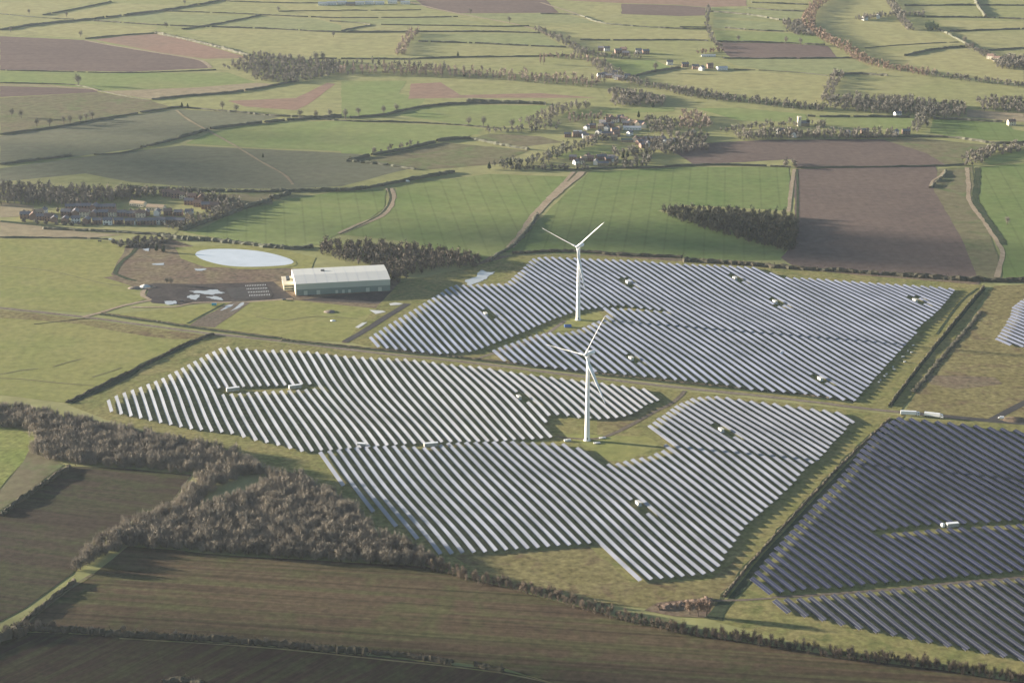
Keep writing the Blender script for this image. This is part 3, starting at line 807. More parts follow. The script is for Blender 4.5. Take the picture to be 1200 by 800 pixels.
# hedges of the far farmland
HL = [
 (A3, [(0, 108), (130, 88), (330, 68), (560, 40), (750, 8), (780, -10)], "thick hedge crossing the top left fields from the left edge to the top", 4, 6),
 (A3, [(0, 50), (120, 62), (260, 70)], "thin hedge under the top left corner field", 2, 3),
 (A3, [(150, 55), (270, 32), (390, 8)], "hedge slanting up to the top edge near the left corner", 3, 4),
 (A3, [(330, 75), (560, 90), (700, 95), (950, 103), (1200, 115), (1500, 113)], "long level hedge below the cool green fields top left", 3, 3),
 (A3, [(560, 40), (800, 48), (1060, 60), (1200, 65)], "hedge dividing yellow and cool fields below the far sheds", 2.5, 3),
 (A3, [(640, 105), (780, 82), (915, 55)], "short slanting hedge left of the far sheds", 3, 5),
 (A3, [(300, 138), (420, 126), (545, 118)], "hedge on the upper edge of the clay field", 2.5, 3),
 (A3, [(545, 118), (640, 138), (760, 166), (880, 200)], "bushy hedge above the clay field running to the copse", 5, 7),
 (A3, [(0, 248), (250, 254), (460, 257), (760, 247)], "hedge below the far ploughed field", 2, 3),
 (A3, [(0, 293), (150, 296), (260, 300), (345, 318)], "low hedge above the pale farm track at the left edge", 2.2, 3),
 (A3, [(345, 320), (440, 340), (530, 355)], "short hedge below the stubble strip start", 1.8, 2),
 (A3, [(535, 352), (640, 340), (800, 328), (900, 314), (1040, 288)], "curving hedge along the pale stubble strip", 3.5, 4),
 (A3, [(0, 475), (200, 447), (380, 416), (600, 381), (640, 378)], "hedge along the upper edge of the grey drilled field", 3, 4),
 (A3, [(640, 378), (760, 390), (880, 400), (1000, 410), (1200, 415)], "hedge running right from the path gate", 3, 4),
 (A3, [(500, 520), (560, 505), (620, 490), (730, 458)], "thick hedge stretch left of the faint path", 4.5, 7),
 (A3, [(740, 455), (860, 440), (1000, 425), (1200, 410)], "thick hedge stretch right of the faint path", 4.5, 7),
 (A3, [(0, 580), (120, 565), (250, 548)], "thick hedge at the left edge below the grey field", 4, 6),
 (A3, [(330, 545), (420, 540), (500, 522)], "gappy hedge in the middle of the grey fields", 2, 2),
 (A3, [(780, 5), (1000, 12), (1200, 12)], "hedge just under the top edge left of the sheds", 2.5, 3),
 (A3, [(980, 42), (1060, 40), (1200, 40)], "thin hedge below the left shed", 2, 2),
 (B3, [(0, 38), (150, 38), (280, 36)], "thin hedge in front of the far sheds", 2, 2.5),
 (B3, [(0, 64), (250, 63), (410, 60)], "second hedge in front of the far sheds", 2.2, 3),
 (B3, [(140, 88), (400, 92), (560, 95), (660, 92)], "level hedge ending at the far lane", 2.2, 3),
 (B3, [(0, 113), (250, 113), (500, 113), (700, 118)], "long hedge over the yellow pond hollow field", 3, 4),
 (B3, [(0, 110), (60, 97), (103, 90), (60, 82), (-40, 76)], "kinked hedge pointing right near the top", 2.5, 3.5),
 (B3, [(270, 148), (450, 153), (600, 160), (790, 168)], "dark hedge left of the far treed lane", 3.5, 4),
 (B3, [(-100, 208), (0, 208), (250, 210)], "hedge behind the left half of the tree belt", 3, 4),
 (B3, [(250, 208), (450, 202), (650, 200), (790, 196)], "hedge behind the right half of the tree belt", 3, 3),
 (B3, [(700, 50), (830, 55), (930, 85), (1200, 103), (1290, 103)], "hedge right of the far lane under the yellow field", 3, 4),
 (B3, [(840, 142), (1000, 143), (1200, 142), (1290, 146)], "level hedge above the upper hamlet", 3, 4),
 (B3, [(30, 415), (150, 405), (280, 378), (450, 365), (720, 365)], "hedge above the bright field with trees", 4, 5),
 (B3, [(-200, 410), (30, 427), (200, 430), (400, 440), (520, 450)], "hedge below the bright field with trees", 2.5, 3),
 (B3, [(20, 566), (120, 545), (250, 520), (360, 495), (450, 488)], "dark hedge above the rough olive field", 5, 7),
 (B3, [(450, 488), (600, 518), (660, 527)], "dark hedge along the top of the olive plot", 4, 5),
 (B3, [(20, 568), (150, 580), (260, 597)], "hedge corner at the left tip of the olive field", 3.5, 5),
 (B3, [(1020, 272), (1060, 262), (1120, 250), (1190, 240)], "hedge below the lone round tree", 4, 6),
 (B3, [(440, 358), (520, 360), (720, 368)], "dark bushy hedge above the bright field", 5, 6),
 (C3, [(90, 42), (240, 55), (340, 72)], "hedge across the narrow cool paddocks", 3.5, 4),
 (C3, [(240, 10), (340, 14), (440, 18)], "short hedge near the top right of centre", 3, 4),
 (C3, [(230, 30), (330, 38), (430, 42)], "second short hedge near the top right of centre", 3, 4),
 (C3, [(150, 100), (260, 108), (370, 112)], "hedge above the bright paddock", 3, 4),
 (C3, [(120, 148), (350, 152), (500, 160)], "hedge above the far right ploughed field", 3, 4),
 (C3, [(140, 207), (400, 207), (600, 205)], "hedge below the far right ploughed field", 3, 4),
 (C3, [(-10, 97), (40, 97), (90, 98)], "short hedge meeting the bush line on its left", 2.5, 3),
 (C3, [(-10, 143), (40, 143), (90, 145)], "lower short hedge meeting the bush line on its left", 2.5, 3),
 (C3, [(840, 62), (960, 62), (1100, 65), (1210, 70)], "long hedge right of the farm trees", 3.5, 4),
 (C3, [(780, 22), (1000, 20), (1210, 21)], "level hedge just under the top right edge", 3.5, 4),
 (C3, [(1025, -8), (1040, 25), (1065, 62)], "steep hedge dropping from the top right edge", 5, 7),
 (C3, [(940, 112), (1070, 107), (1210, 103)], "hedge right of the dark tree clump", 3.5, 4),
 (C3, [(1070, 180), (1130, 175), (1210, 170)], "short hedge at the right edge above the quarry wood", 3, 4),
 (C3, [(780, 198), (860, 180), (930, 170), (990, 167)], "curved dark hedge in the pale pasture", 4.5, 5),
 (C3, [(640, 170), (760, 160), (900, 152), (970, 150)], "gappy thin hedge above the curved one", 1.5, 2),
 (C3, [(900, 105), (940, 125), (990, 152), (1020, 170)], "hedge beside the lane down to the quarry", 4, 5),
 (C3, [(520, 268), (560, 262), (640, 262), (720, 268)], "hedge right of the small bush clump", 4, 6),
 (C3, [(180, 245), (300, 250), (420, 258), (510, 268)], "gappy hedge right of the farm", 1.8, 2),
 (C3, [(440, 410), (500, 412), (650, 412), (800, 414)], "dark hedge behind the meadow beside the church", 4, 5),
 (C3, [(600, 485), (830, 482), (950, 486), (1100, 505), (1210, 500)], "hedge along the top of the olive stubble", 3.5, 5),
 (C3, [(880, 418), (1000, 424), (1140, 432)], "hedge above the dark green field at the right edge", 4, 5),
 (C3, [(400, 591), (700, 588), (900, 584), (990, 580)], "hedge between upper and lower ploughed fields", 2.5, 3),
 (C3, [(-480, 600), (-380, 597), (-250, 592), (-100, 590), (100, 580), (380, 588)], "hedge below the village along the wheat", 3, 4),
 (D3, [(450, 60), (660, 70), (850, 75), (1000, 74), (1130, 72), (1250, 68), (1400, 42), (1600, 5)], "dark hedge above the green wheat right of the estate", 4.5, 7),
 (D3, [(640, 212), (700, 190), (760, 170), (830, 145), (900, 120), (960, 100), (1020, 83)], "bushy hedge slanting up right of the estate", 6, 9),
 (D3, [(560, 230), (640, 240), (800, 252), (1000, 275), (1100, 270)], "dark hedge above the pond", 5, 8),
 (D3, [(0, 236), (150, 236), (280, 238), (380, 242)], "low hedge along the top of the left pasture", 2, 2.5),
 (D3, [(150, 205), (300, 212), (450, 220), (600, 228)], "low dark hedge in the strip below the estate", 3, 5),
 (E3, [(520, 322), (545, 300), (590, 275), (640, 230), (665, 195), (690, 155)], "dark hedge along the lower part of the broad sandy track", 4, 5),
 (E3, [(600, 292), (800, 285), (1000, 298), (1200, 305)], "dark bushes along the bottom of the dark green wheat", 4, 7),
 (F3, [(0, 318), (200, 330), (400, 345), (600, 358), (800, 372), (1000, 385), (1210, 390)], "long dark hedge behind the far solar block", 5, 9),
 (F3, [(870, 62), (890, 45), (915, 22), (925, 0)], "short hedge at the top corner of the big plough", 3, 4),
 (D3, [(120, 540), (300, 520)], "short bank of weeds beside the track junction", .8, 2),
]
for (reg, pts, lab, h, w) in HL:
    hedge(Z(*reg, *pts), lab, h * .8, w * .8, 5.0 if reg[1] == 0 else 4.0, gap=.02)
HN = [
 ([(330, 398), (440, 409), (560, 421), (680, 435.5), (800, 448.5), (920, 460.5), (1000, 470.5)], "low dark hedge beside the stone track between the solar blocks", 1.2, 1.8, 3),
 ([(118, 367), (180, 376), (250, 386), (330, 396)], "low hedge along the pasture in front of the yard", 1.0, 1.6, 3),
 ([(250, 392), (215, 404), (185, 420), (150, 437), (115, 454), (78, 472)], "hedge between the near pasture and the near block", 2.0, 3.0, 3),
 ([(1153, 336), (1122, 373), (1078, 428), (1042, 476)], "dark hedge down the ditch right of the far block", 1.8, 2.5, 3),
 ([(1150, 365), (1125, 395), (1095, 430), (1070, 460)], "loose purple brambles right of the dark track", 1.1, 5, 3),
 ([(1043, 491), (994, 537), (935, 599), (885, 654), (848, 700)], "dark hedge on the left bank of the ditch between the blocks", 1.6, 2.4, 2.5),
 ([(0, 605), (30, 583), (60, 562), (82, 548)], "dark hedge between the tan corner and the enclosed plough", 3.0, 4.0, 3),
 ([(-30, 770), (0, 752), (30, 728), (60, 704), (88, 682)], "hedge below the left tip of the strip wood", 3.0, 3.5, 2.5),
 ([(30, 738), (80, 740), (140, 744), (230, 749), (300, 754), (370, 760), (430, 766)], "long hedge between the two foreground fields", 3.6, 4.5, 2.0),
 ([(436, 765), (480, 770), (530, 778)], "separate hedge piece between the foreground fields", 3.0, 3.6, 2.0),
 ([(556, 780), (575, 784), (590, 787)], "last short hedge piece between the foreground fields", 3.0, 3.6, 2.0),
 ([(-40, 745), (0, 748), (30, 742)], "dark bushes at the lower left edge", 6, 7, 2.0),
 ([(190, 800), (210, 797), (238, 802)], "small dark bush clump at the bottom edge", 2.5, 5, 2.0),
]
for pts, lab, h, w, st in HN:
    hedge(pts, lab, h, w, st, tw=9)
def bushes(pts, label, width, h, mat, tw_n=230, spacing=3.2):
    W = smooth_pts([G(*p) for p in pts], spacing)
    out = []
    for i, p in enumerate(W):
        d = (W[min(i + 1, len(W) - 1)] - W[max(i - 1, 0)]).normalized()
        n = Vector((-d.y, d.x, 0))
        k = max(1, int(width / spacing))
        for j in range(k):
            if random.random() < .12: continue
            q = p + n * ((j + .5) / k - .5) * width + Vector((random.uniform(-.5, .5) * spacing, random.uniform(-.5, .5) * spacing, 0))
            out.append((q.x, q.y))
    o = wood_mass("hedge", label, out, h, 2.4, tw_n, 1.5, .17, mat, .5, .6)
    del o["kind"]; o["category"] = "hedge"
bushes([(478, 657), (517, 668), (560, 680), (600, 688), (650, 701), (690, 714), (720, 723), (750, 729), (790, 738)], "thick bushy belt along the top of the striped stubble field", 11, 6.0, twig_mat("belt_twigs", (.060, .055, .040), (.190, .145, .105), 8))
bushes([(795, 740), (840, 746), (867, 749), (910, 757), (967, 766), (1010, 772), (1067, 778), (1130, 787), (1215, 799)], "dark bushy belt below the lower dark solar block", 11, 6.0, twig_mat("belt_twigs_dark", (.045, .040, .032), (.150, .105, .080), 8))
hedge([(770, 712), (800, 708), (833, 704)], "patch of russet brambles beside the ditch foot", 2.0, 7, 2.0, twig_rus, .2, 20)

# near woods: the front trees as individuals, the rest as one mass
W1a = [(-70, 474), (0, 480), (40, 486), (110, 500), (80, 508), (50, 510), (20, 502), (-70, 494)]
W1b = [(45, 514), (110, 500), (190, 516), (262, 532), (285, 532), (268, 542), (225, 555), (150, 549), (75, 543), (38, 533)]
W2 = [(88, 672), (92, 655), (120, 634), (160, 614), (200, 600), (222, 574), (250, 552), (285, 542), (300, 547), (325, 562), (350, 562), (385, 580), (422, 606), (440, 630), (500, 650), (522, 664), (480, 665), (387, 657), (293, 651), (200, 645), (150, 641), (130, 650)]
notch = [(225, 602), (262, 592), (292, 580), (318, 566), (312, 556), (285, 559), (262, 569), (240, 583)]
nP = [(G(*p).x, G(*p).y) for p in notch]
near_pts = [q for q in scatter([W1a, W1b, W2], 5.5) if not inside(q[0], q[1], nP)]
near_pts.sort(key=lambda q: q[1])
IND = near_pts[:255]
REST = near_pts[255:]
for q in IND:
    put_tree('wood', Vector((q[0], q[1], 0)), random.uniform(.6, 1.22), "bare brown tree inside the dense left wood beside the solar farm", "bare trees of the left wood")
print("near trees", len(near_pts))
wood_mass("woodland", "bare brown wood curving along the left side of the near solar block", REST, 10, 4.5, 640, 2.6, .19, twig, .4, .8)

# lone trees: (kind, size, place phrase, points) labelled by their order from the left
TG = [
 ('round', .9, "along the thick top left hedge", Z(*A3, (38, 115), (103, 52), (235, 62), (283, 130))),
 ('round', 1.5, "standing over the pale farm track at the left edge", Z(*A3, (275, 300))),
 ('round', 1.0, "in the olive pasture at the far left", Z(*A3, (42, 412), (75, 416), (130, 445), (175, 445), (225, 437), (247, 435), (283, 432), (303, 425), (325, 420))),
 ('evergreen', .8, "beside the path gate above the grey field", Z(*A3, (640, 380), (660, 382))),
 ('round', 1.1, "in the far left pasture beside the bare patch", Z(*A3, (783, 388), (832, 395))),
 ('round', 1.1, "on the hedge below the far left bare patch", Z(*A3, (1055, 415), (1110, 418), (1160, 412))),
 ('round', .9, "near the level hedge at the top left", Z(*A3, (585, 98), (650, 18), (980, 42), (1172, 132))),
 ('round', 1.3, "between the copse and the tree belt", Z(*A3, (1110, 215), (1135, 215))),
 ('round', 1.0, "on the far lane above the tree belt", Z(*B3, (455, 50), (592, 82), (800, 145))),
 ('round', 1.2, "along the lower hedge of the bright field", Z(*B3, (15, 420), (62, 408), (150, 403), (195, 395), (448, 444), (500, 445), (600, 452))),
 ('round', 1.5, "alone above the hedge left of the farm", Z(*B3, (1103, 255))),
 ('evergreen', .9, "standing dark in the tree belt", Z(*B3, (432, 270), (485, 268), (410, 200))),
 ('poplar', .9, "rising pale from the tree belt", Z(*B3, (150, 250), (178, 252), (330, 262), (348, 262), (240, 258), (700, 225), (712, 228))),
 ('round', 1.1, "on the hedge above the far right ploughed field", Z(*C3, (362, 155), (415, 160), (195, 148))),
 ('round', 1.0, "along the lane towards the quarry wood", Z(*C3, (990, 152), (1018, 172))),
 ('evergreen', 1.0, "in the village gardens", Z(*B3, (1095, 380), (880, 445), (595, 585), (990, 560), (1005, 555), (1045, 415), (520, 596))),
 ('evergreen', .8, "beside the soil left of the pond", Z(*D3, (550, 285), (575, 288))),
 ('round', .7, "beside the wet yard", Z(120, 290, 6, (455, 262), (485, 268))),
 ('round', .9, "on the bushy hedge right of the estate", Z(*D3, (760, 175), (800, 160), (850, 140), (680, 200))),
 ('evergreen', .6, "small and dark in the grey field", Z(*A3, (925, 556))),
 ('round', .9, "beside the wheat at the right edge", Z(*F3, (1140, 190))),
 ('russet', 1.0, "at the foot of the ditch between the blocks", [(808, 720), (818, 722), (828, 722)]),
 ('wood', .8, "at the left tip of the foreground hedge", [(8, 742), (20, 738), (32, 736), (45, 738), (62, 738)]),
 ('round', .5, "in the long foreground hedge", [(108, 742), (144, 742), (172, 746), (312, 756), (205, 747)]),
]
W_NAME = {'round': 'round bare tree', 'evergreen': 'dark evergreen tree', 'poplar': 'tall pale bare tree', 'russet': 'small russet tree', 'wood': 'slender bare tree'}
for kind, size, where, pts in TG:
    pts = sorted(pts)
    for i, p in enumerate(pts):
        lab = "%s %s %s" % (nth(i) + " from the left," if len(pts) > 1 else "single", W_NAME[kind], where)
        put_tree(kind, G(*p), size, lab, "trees " + where)

# far woods and tree belts
def belt(pts, width, spacing, name, label, h=9, R=3.8, mat=None, nt=60, ln=2.6, wd=1.0):
    W = smooth_pts([G(*p) for p in pts], spacing)
    out = []
    for i, p in enumerate(W):
        d = (W[min(i + 1, len(W) - 1)] - W[max(i - 1, 0)]).normalized()
        n = Vector((-d.y, d.x, 0))
        k = max(1, int(width / spacing))
        for j in range(k):
            q = p + n * ((j + .5) / k - .5) * width + Vector((random.uniform(-.4, .4) * spacing, random.uniform(-.4, .4) * spacing, 0))
            out.append((q.x, q.y))
    return wood_mass(name, label, out, h, R, nt, ln, wd, mat or twig_far, .4, .5)

def far_wood(polys, name, label, spacing=8, h=10, R=4.2, mat=None, nt=70, ln=2.6, wd=1.0):
    return wood_mass(name, label, scatter(polys, spacing), h, R, nt, ln, wd, mat or twig_far, .3, .5)

far_wood([Z(*D3, (-60, 60), (100, 62), (200, 70), (450, 78), (560, 92), (480, 105), (330, 118), (280, 135), (150, 122), (-60, 122))], "woodland", "dark wood at the left edge above the estate", 8, 12, 4.5)
far_wood([Z(*E3, (-60, 262), (60, 262), (200, 275), (330, 285), (400, 300), (500, 320), (480, 345), (380, 345), (250, 370), (200, 400), (160, 390), (120, 345), (0, 320), (-100, 285))], "woodland", "bare wood behind the warehouse", 8, 11, 4.4, twig_mat("warehouse_wood_twigs", (.055, .052, .042), (.13, .108, .082), 25))
far_wood([Z(*F3, (-70, 142), (0, 140), (150, 145), (250, 152), (380, 168), (400, 180), (400, 285), (372, 290), (300, 268), (200, 245), (100, 215), (0, 182), (-60, 160))], "woodland", "small dark square wood beside the ploughed field", 7.5, 9, 4.2, twig_mat("square_wood_twigs", (.034, .044, .032), (.070, .070, .052), 25))
far_wood([Z(*A3, (780, 240), (870, 205), (900, 195), (1000, 200), (1060, 215), (1200, 225), (1200, 262), (1100, 285), (1000, 295), (900, 285), (860, 258))], "woodland", "far copse between the clay field and the tree belt", 12, 9, 4.5)
belt(Z(*B3, (0, 258), (150, 255), (300, 262), (400, 262), (500, 268), (600, 275), (700, 285), (800, 292), (900, 300)), 55, 11, "tree_belt_foliage", "long pale brown belt of bare trees across the far middle", 13, 4.2, twig_pale, 60)
belt(Z(*B3, (-80, 235), (0, 232), (100, 235), (250, 240), (360, 250)), 30, 11, "tree_belt_foliage", "upper rank of trees behind the long belt", 12, 4.0)
belt(Z(*B3, (205, 195), (215, 170), (232, 145), (255, 118)), 22, 9, "treeline", "short thick line of trees dropping to the tree belt", 10, 4.2, twig_pale)
belt(Z(*B3, (690, 108), (740, 130), (780, 150), (830, 178), (870, 195)), 22, 9, "treeline", "trees lining the far lane down to the hamlet", 9, 4)
belt(Z(*B3, (725, 200), (790, 205), (860, 212), (900, 225)), 26, 9, "treeline", "trees left of the upper hamlet", 9, 4, twig_pale)
belt(Z(*B3, (900, 225), (930, 250), (980, 275), (1030, 292), (1080, 305), (1200, 325), (1290, 335)), 30, 9, "treeline", "wooded lane between the hamlet and the right wood", 9, 4)
belt(Z(*B3, (830, 190), (900, 200), (970, 205), (1050, 205)), 22, 9, "treeline", "garden trees of the upper hamlet", 9, 4)
far_wood([Z(*B3, (940, 320), (1000, 325), (1140, 350), (1140, 372), (1000, 376), (950, 372))], "woodland", "copse below the lower hamlet", 9, 9, 4.2)
belt(Z(*B3, (660, 440), (700, 425), (740, 405), (790, 388), (860, 375)), 34, 9, "treeline", "thick trees left of the village climbing right", 11, 4.4)
belt(Z(*B3, (690, 452), (730, 450), (760, 452)), 30, 8, "treeline", "dark clump at the left end of the village", 13, 4.4)
belt(Z(*B3, (520, 466), (580, 462), (640, 460), (690, 462)), 20, 8, "treeline", "bushes left of the village clump", 9, 4)
belt(Z(*B3, (110, 540), (180, 528), (250, 515), (270, 508)), 14, 8, "treeline", "bushes above the rough olive field", 8, 3.8)
belt(Z(*B3, (560, 592), (600, 585), (680, 575), (760, 545), (820, 525), (880, 505), (930, 490)), 30, 8, "treeline", "dark trees below and left of the village", 10, 4.2, twig_mat("village_tree_twigs", (.070, .080, .068), (.130, .125, .105), 30))
belt(Z(*B3, (600, 596), (700, 596), (800, 594), (870, 596)), 20, 8, "treeline", "dark trees in front of the lower village houses", 7, 4, twig_mat("village_hedge_twigs", (.070, .080, .068), (.130, .125, .105), 30))
belt(Z(*B3, (800, 428), (880, 425), (950, 418)), 22, 8, "treeline", "bare trees behind the village roofs", 11, 4.2, twig_pale)
belt(Z(*B3, (960, 545), (1040, 540), (1060, 575), (1020, 588), (960, 580)), 30, 8, "treeline", "garden trees at the foot of the village", 9, 4.2)
far_wood([Z(*B3, (1070, 500), (1180, 480), (1290, 480), (1290, 530), (1180, 545), (1070, 545))], "woodland", "trees right of the village barns", 10, 9, 4.2)
far_wood([Z(*B3, (1060, 420), (1180, 430), (1180, 480), (1090, 470))], "woodland", "trees behind the long white barn end", 10, 10, 4.2)
belt(Z(*C3, (505, -5), (470, 25), (445, 60), (445, 95), (480, 125), (520, 150), (580, 180), (620, 210)), 26, 8.5, "treeline", "curving line of russet trees at the far right", 11, 4.2, twig_rus)
belt(Z(*C3, (620, 210), (680, 232), (760, 248), (830, 258), (870, 268)), 30, 8.5, "treeline", "russet trees continuing right below the pale pasture", 10, 4.2, twig_rus)
belt(Z(*C3, (870, 268), (940, 278), (1040, 290), (1210, 308)), 22, 8.5, "treeline", "darker trees running to the right edge", 10, 4)
belt(Z(*C3, (90, 30), (85, 80), (92, 115), (110, 150), (132, 172)), 16, 9, "treeline", "short bushy line right of the far hedges", 7, 3.8)
belt(Z(*C3, (60, 190), (90, 185), (135, 183)), 18, 8, "treeline", "russet trees above the farm", 8, 4, twig_rus)
far_wood([Z(*C3, (350, 80), (420, 75), (440, 110), (460, 130), (400, 125), (370, 110))], "woodland", "dark spur of trees off the russet curve", 9, 8, 4)
belt(Z(*C3, (720, -5), (740, 25), (760, 55), (775, 80), (800, 108)), 18, 8, "treeline", "trees down the lane to the white farmhouse", 9, 4)
belt(Z(*C3, (620, 72), (680, 62), (750, 55), (840, 58)), 24, 8, "treeline", "trees round the white farmhouse", 9, 4.2)
far_wood([Z(*C3, (850, 90), (900, 95), (895, 112), (860, 112))], "woodland", "dark clump beside the lane corner", 8, 10, 4.2, ever_m)
belt(Z(*C3, (1000, 165), (1040, 185), (1080, 205), (1110, 218)), 18, 8, "treeline", "trees along the lane above the quarry", 8, 4)
far_wood([Z(*C3, (1100, 225), (1140, 205), (1210, 205), (1210, 245), (1110, 245))], "woodland", "dark quarry wood at the right edge", 9, 10, 4.2)
belt(Z(*C3, (500, 355), (515, 325), (535, 290), (548, 262)), 22, 8, "treeline", "bush line dropping to the dark wood", 9, 4.2)
belt(Z(*C3, (-10, 330), (100, 348), (250, 362), (380, 378), (500, 388)), 30, 8, "treeline", "dark tree line behind the church", 10, 4.2)
far_wood([Z(*C3, (500, 352), (600, 345), (780, 350), (860, 365), (1000, 375), (1000, 412), (880, 420), (860, 450), (820, 470), (790, 462), (830, 410), (640, 400), (520, 385))], "woodland", "large dark wood right of the church", 10, 11, 4.4)
far_wood([Z(*C3, (1020, 360), (1100, 352), (1210, 355), (1210, 400), (1060, 392))], "woodland", "dark wood at the right edge above the stubble strip", 10, 10, 4.2)
far_wood([Z(*C3, (-10, 400), (60, 405), (110, 440), (60, 460), (-10, 455))], "woodland", "bare trees left of the church", 11, 10, 4.2, twig_pale)
belt(Z(*C3, (200, 486), (300, 482), (400, 480), (520, 482), (650, 480), (740, 478)), 45, 8, "treeline", "trees along the bottom of the church hamlet", 10, 4.4)
belt(Z(*C3, (150, 465), (220, 455), (300, 448), (420, 440), (500, 450)), 22, 9, "treeline", "scattered trees behind the church hamlet", 9, 4)
far_wood([Z(*C3, (980, 555), (1080, 520), (1190, 505), (1210, 530), (1100, 550), (1040, 580), (990, 585))], "woodland", "bushes at the right edge below the olive stubble", 9, 8, 4)
belt(Z(*C3, (370, 575), (380, 590)), 20, 8, "treeline", "small clump at the corner of the ploughed field", 8, 4)
belt(Z(*D3, (430, 90), (520, 82), (600, 85), (680, 95), (740, 105), (800, 120), (820, 135)), 26, 8, "treeline", "garden trees behind the estate houses", 8, 4)
belt(Z(*D3, (600, 205), (680, 190), (740, 165), (800, 140)), 26, 8, "treeline", "bare trees at the right end of the estate", 9, 4.2)
belt(Z(*D3, (80, 178), (200, 190), (350, 192), (500, 190), (640, 195)), 8, 9, "treeline", "garden bushes in front of the estate", 4, 3)
belt(Z(*D3, (90, 150), (200, 148), (330, 150), (480, 152), (600, 165)), 12, 11, "treeline", "garden trees between the estate terraces", 6, 3)
far_wood([Z(*D3, (380, 258), (480, 240), (600, 240), (590, 262), (520, 275), (440, 275))], "undergrowth_foliage", "dark scrub between the estate ditch and the pond", 8, 4, 3.5)

# ------------------------------------------------------------------ solar blocks
PANELS = {  # silver, lilac and grey hold sky glare in the glass colour, silver most
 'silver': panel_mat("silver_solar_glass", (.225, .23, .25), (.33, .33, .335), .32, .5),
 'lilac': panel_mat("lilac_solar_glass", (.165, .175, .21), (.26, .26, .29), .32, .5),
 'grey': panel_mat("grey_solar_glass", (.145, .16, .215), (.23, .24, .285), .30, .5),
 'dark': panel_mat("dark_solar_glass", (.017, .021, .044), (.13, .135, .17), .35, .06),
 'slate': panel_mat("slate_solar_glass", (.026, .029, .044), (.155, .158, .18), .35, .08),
}
HUTS_PX = []      # cut-outs: (x0,y0,x1,y1) in the photograph
def vp_angle(vx):
    return math.atan((vx - 600.0) / math.sqrt(FPX ** 2 + 762.0 ** 2))

ALLROWS = []
def solar_block(where, poly, holes, lineA, lineB, pitch, W, tilt, mat, gtxt):
    """rows of tables on the ground between two directions (vanishing columns) that fan slowly from one end of the block to the other"""
    H0 = 1.4
    Pw = [(G(*p, H0).x, G(*p, H0).y) for p in poly]
    Hw = [[(G(*p, H0).x, G(*p, H0).y) for p in h] for h in holes]
    (ax, ay, avx), (bx, by, bvx) = lineA, lineB
    A, B = G(ax, ay), G(bx, by)
    aA, aB = vp_angle(avx), vp_angle(bvx)
    am = (aA + aB) / 2
    # measured along the normal to the mean direction
    nrm = Vector((math.cos(am), -math.sin(am), 0))
    span = (B - A).dot(nrm)
    n0, n1 = -60, int(span / pitch) + 60
    rows = []
    for k in range(n0, n1):
        t = k * pitch / span
        tt = min(max(t, -.3), 1.3)
        ang = aA + (aB - aA) * tt
        base = A + (B - A) * t
        d = Vector((math.sin(ang), math.cos(ang), 0))
        nn = Vector((math.cos(ang), -math.sin(ang), 0))
        run = None
        s = -420.0
        segs = []
        while s < 420:
            p = base + d * s
            ok = inside(p.x, p.y, Pw) and not any(inside(p.x, p.y, h) for h in Hw)
            if ok and run is None: run = s
            if not ok and run is not None:
                if s - run > 7: segs.append((run, s))
                run = None
            s += 1.5
        for (s0, s1) in segs:
            rows.append((k, s0, s1, base, d, nn))
    ks = sorted(set(r[0] for r in rows))
    ki = {k: i for i, k in enumerate(ks)}
    byk = {}
    for r in rows: byk.setdefault(r[0], []).append(r)
    for k in ks:
        L = sorted(byk[k], key=lambda r: r[1])
        i = ki[k]
        if i <= (len(ks) - 1) / 2: pos = "%s %s panel row from the left in %s" % (nth(i), gtxt, where)
        else: pos = "%s %s panel row from the right in %s" % (nth(len(ks) - 1 - i), gtxt, where)
        for j, r in enumerate(L):
            lab = pos
            if len(L) == 2: lab += ", " + ("nearer piece", "farther piece")[j]
            elif len(L) > 2: lab += ", %s piece from the front" % nth(j)
            ALLROWS.append((r, lab, where, W, tilt, mat))
    print(where, len(ks), len(rows))

def wob(p):
    return 1.7 * math.sin(p.x / 62 + 1.3) * math.cos(p.y / 48 + .4) + .8 * math.sin((p.x * .7 + p.y) / 31.0)

def row_geo(r, W, tilt):
    k, s0, s1, base, d, nn = r
    n = max(1, int((s1 - s0) / 12))
    cw, sw = W * math.cos(rad(tilt)), W * math.sin(rad(tilt))
    low, th = 1.45, .07
    pv, pf, uv = [], [], []
    sv, sf = [], []
    for i in range(n + 1):
        s = s0 + (s1 - s0) * i / n
        p = base + d * s
        wb = wob(p)
        p = p + nn * wb
        a = p - nn * cw / 2; b = p + nn * cw / 2
        zj = 0.10 * math.sin(s / 17.0 + k)
        pv += [(a.x, a.y, low + zj), (b.x, b.y, low + sw + zj), (b.x, b.y, low + sw - th + zj), (a.x, a.y, low - th + zj)]
        if i:
            q = 4 * i
            for e in range(4):
                pf.append((q - 4 + e, q + e, q + (e + 1) % 4, q - 4 + (e + 1) % 4))
                uv.append((e, s0 + (s1 - s0) * (i - 1) / n, s))
    pf.append((3, 2, 1, 0)); uv.append((9, 0, 0))
    q = 4 * n
    pf.append((q, q + 1, q + 2, q + 3)); uv.append((9, 0, 0))
    mb = MB()
    m = max(2, int((s1 - s0) / 9))
    for i in range(m + 1):
        s = s0 + 1 + (s1 - s0 - 2) * i / m
        p = base + d * s
        p = p + nn * wob(p)
        for o_, zt in ((-cw * .3, low + sw * .2 - .12), (cw * .3, low + sw * .8 - .12)):
            c = p + nn * o_
            mb.box(c.x - .08, c.x + .08, c.y - .08, c.y + .08, 0, zt)
    return pv, pf, uv, mb

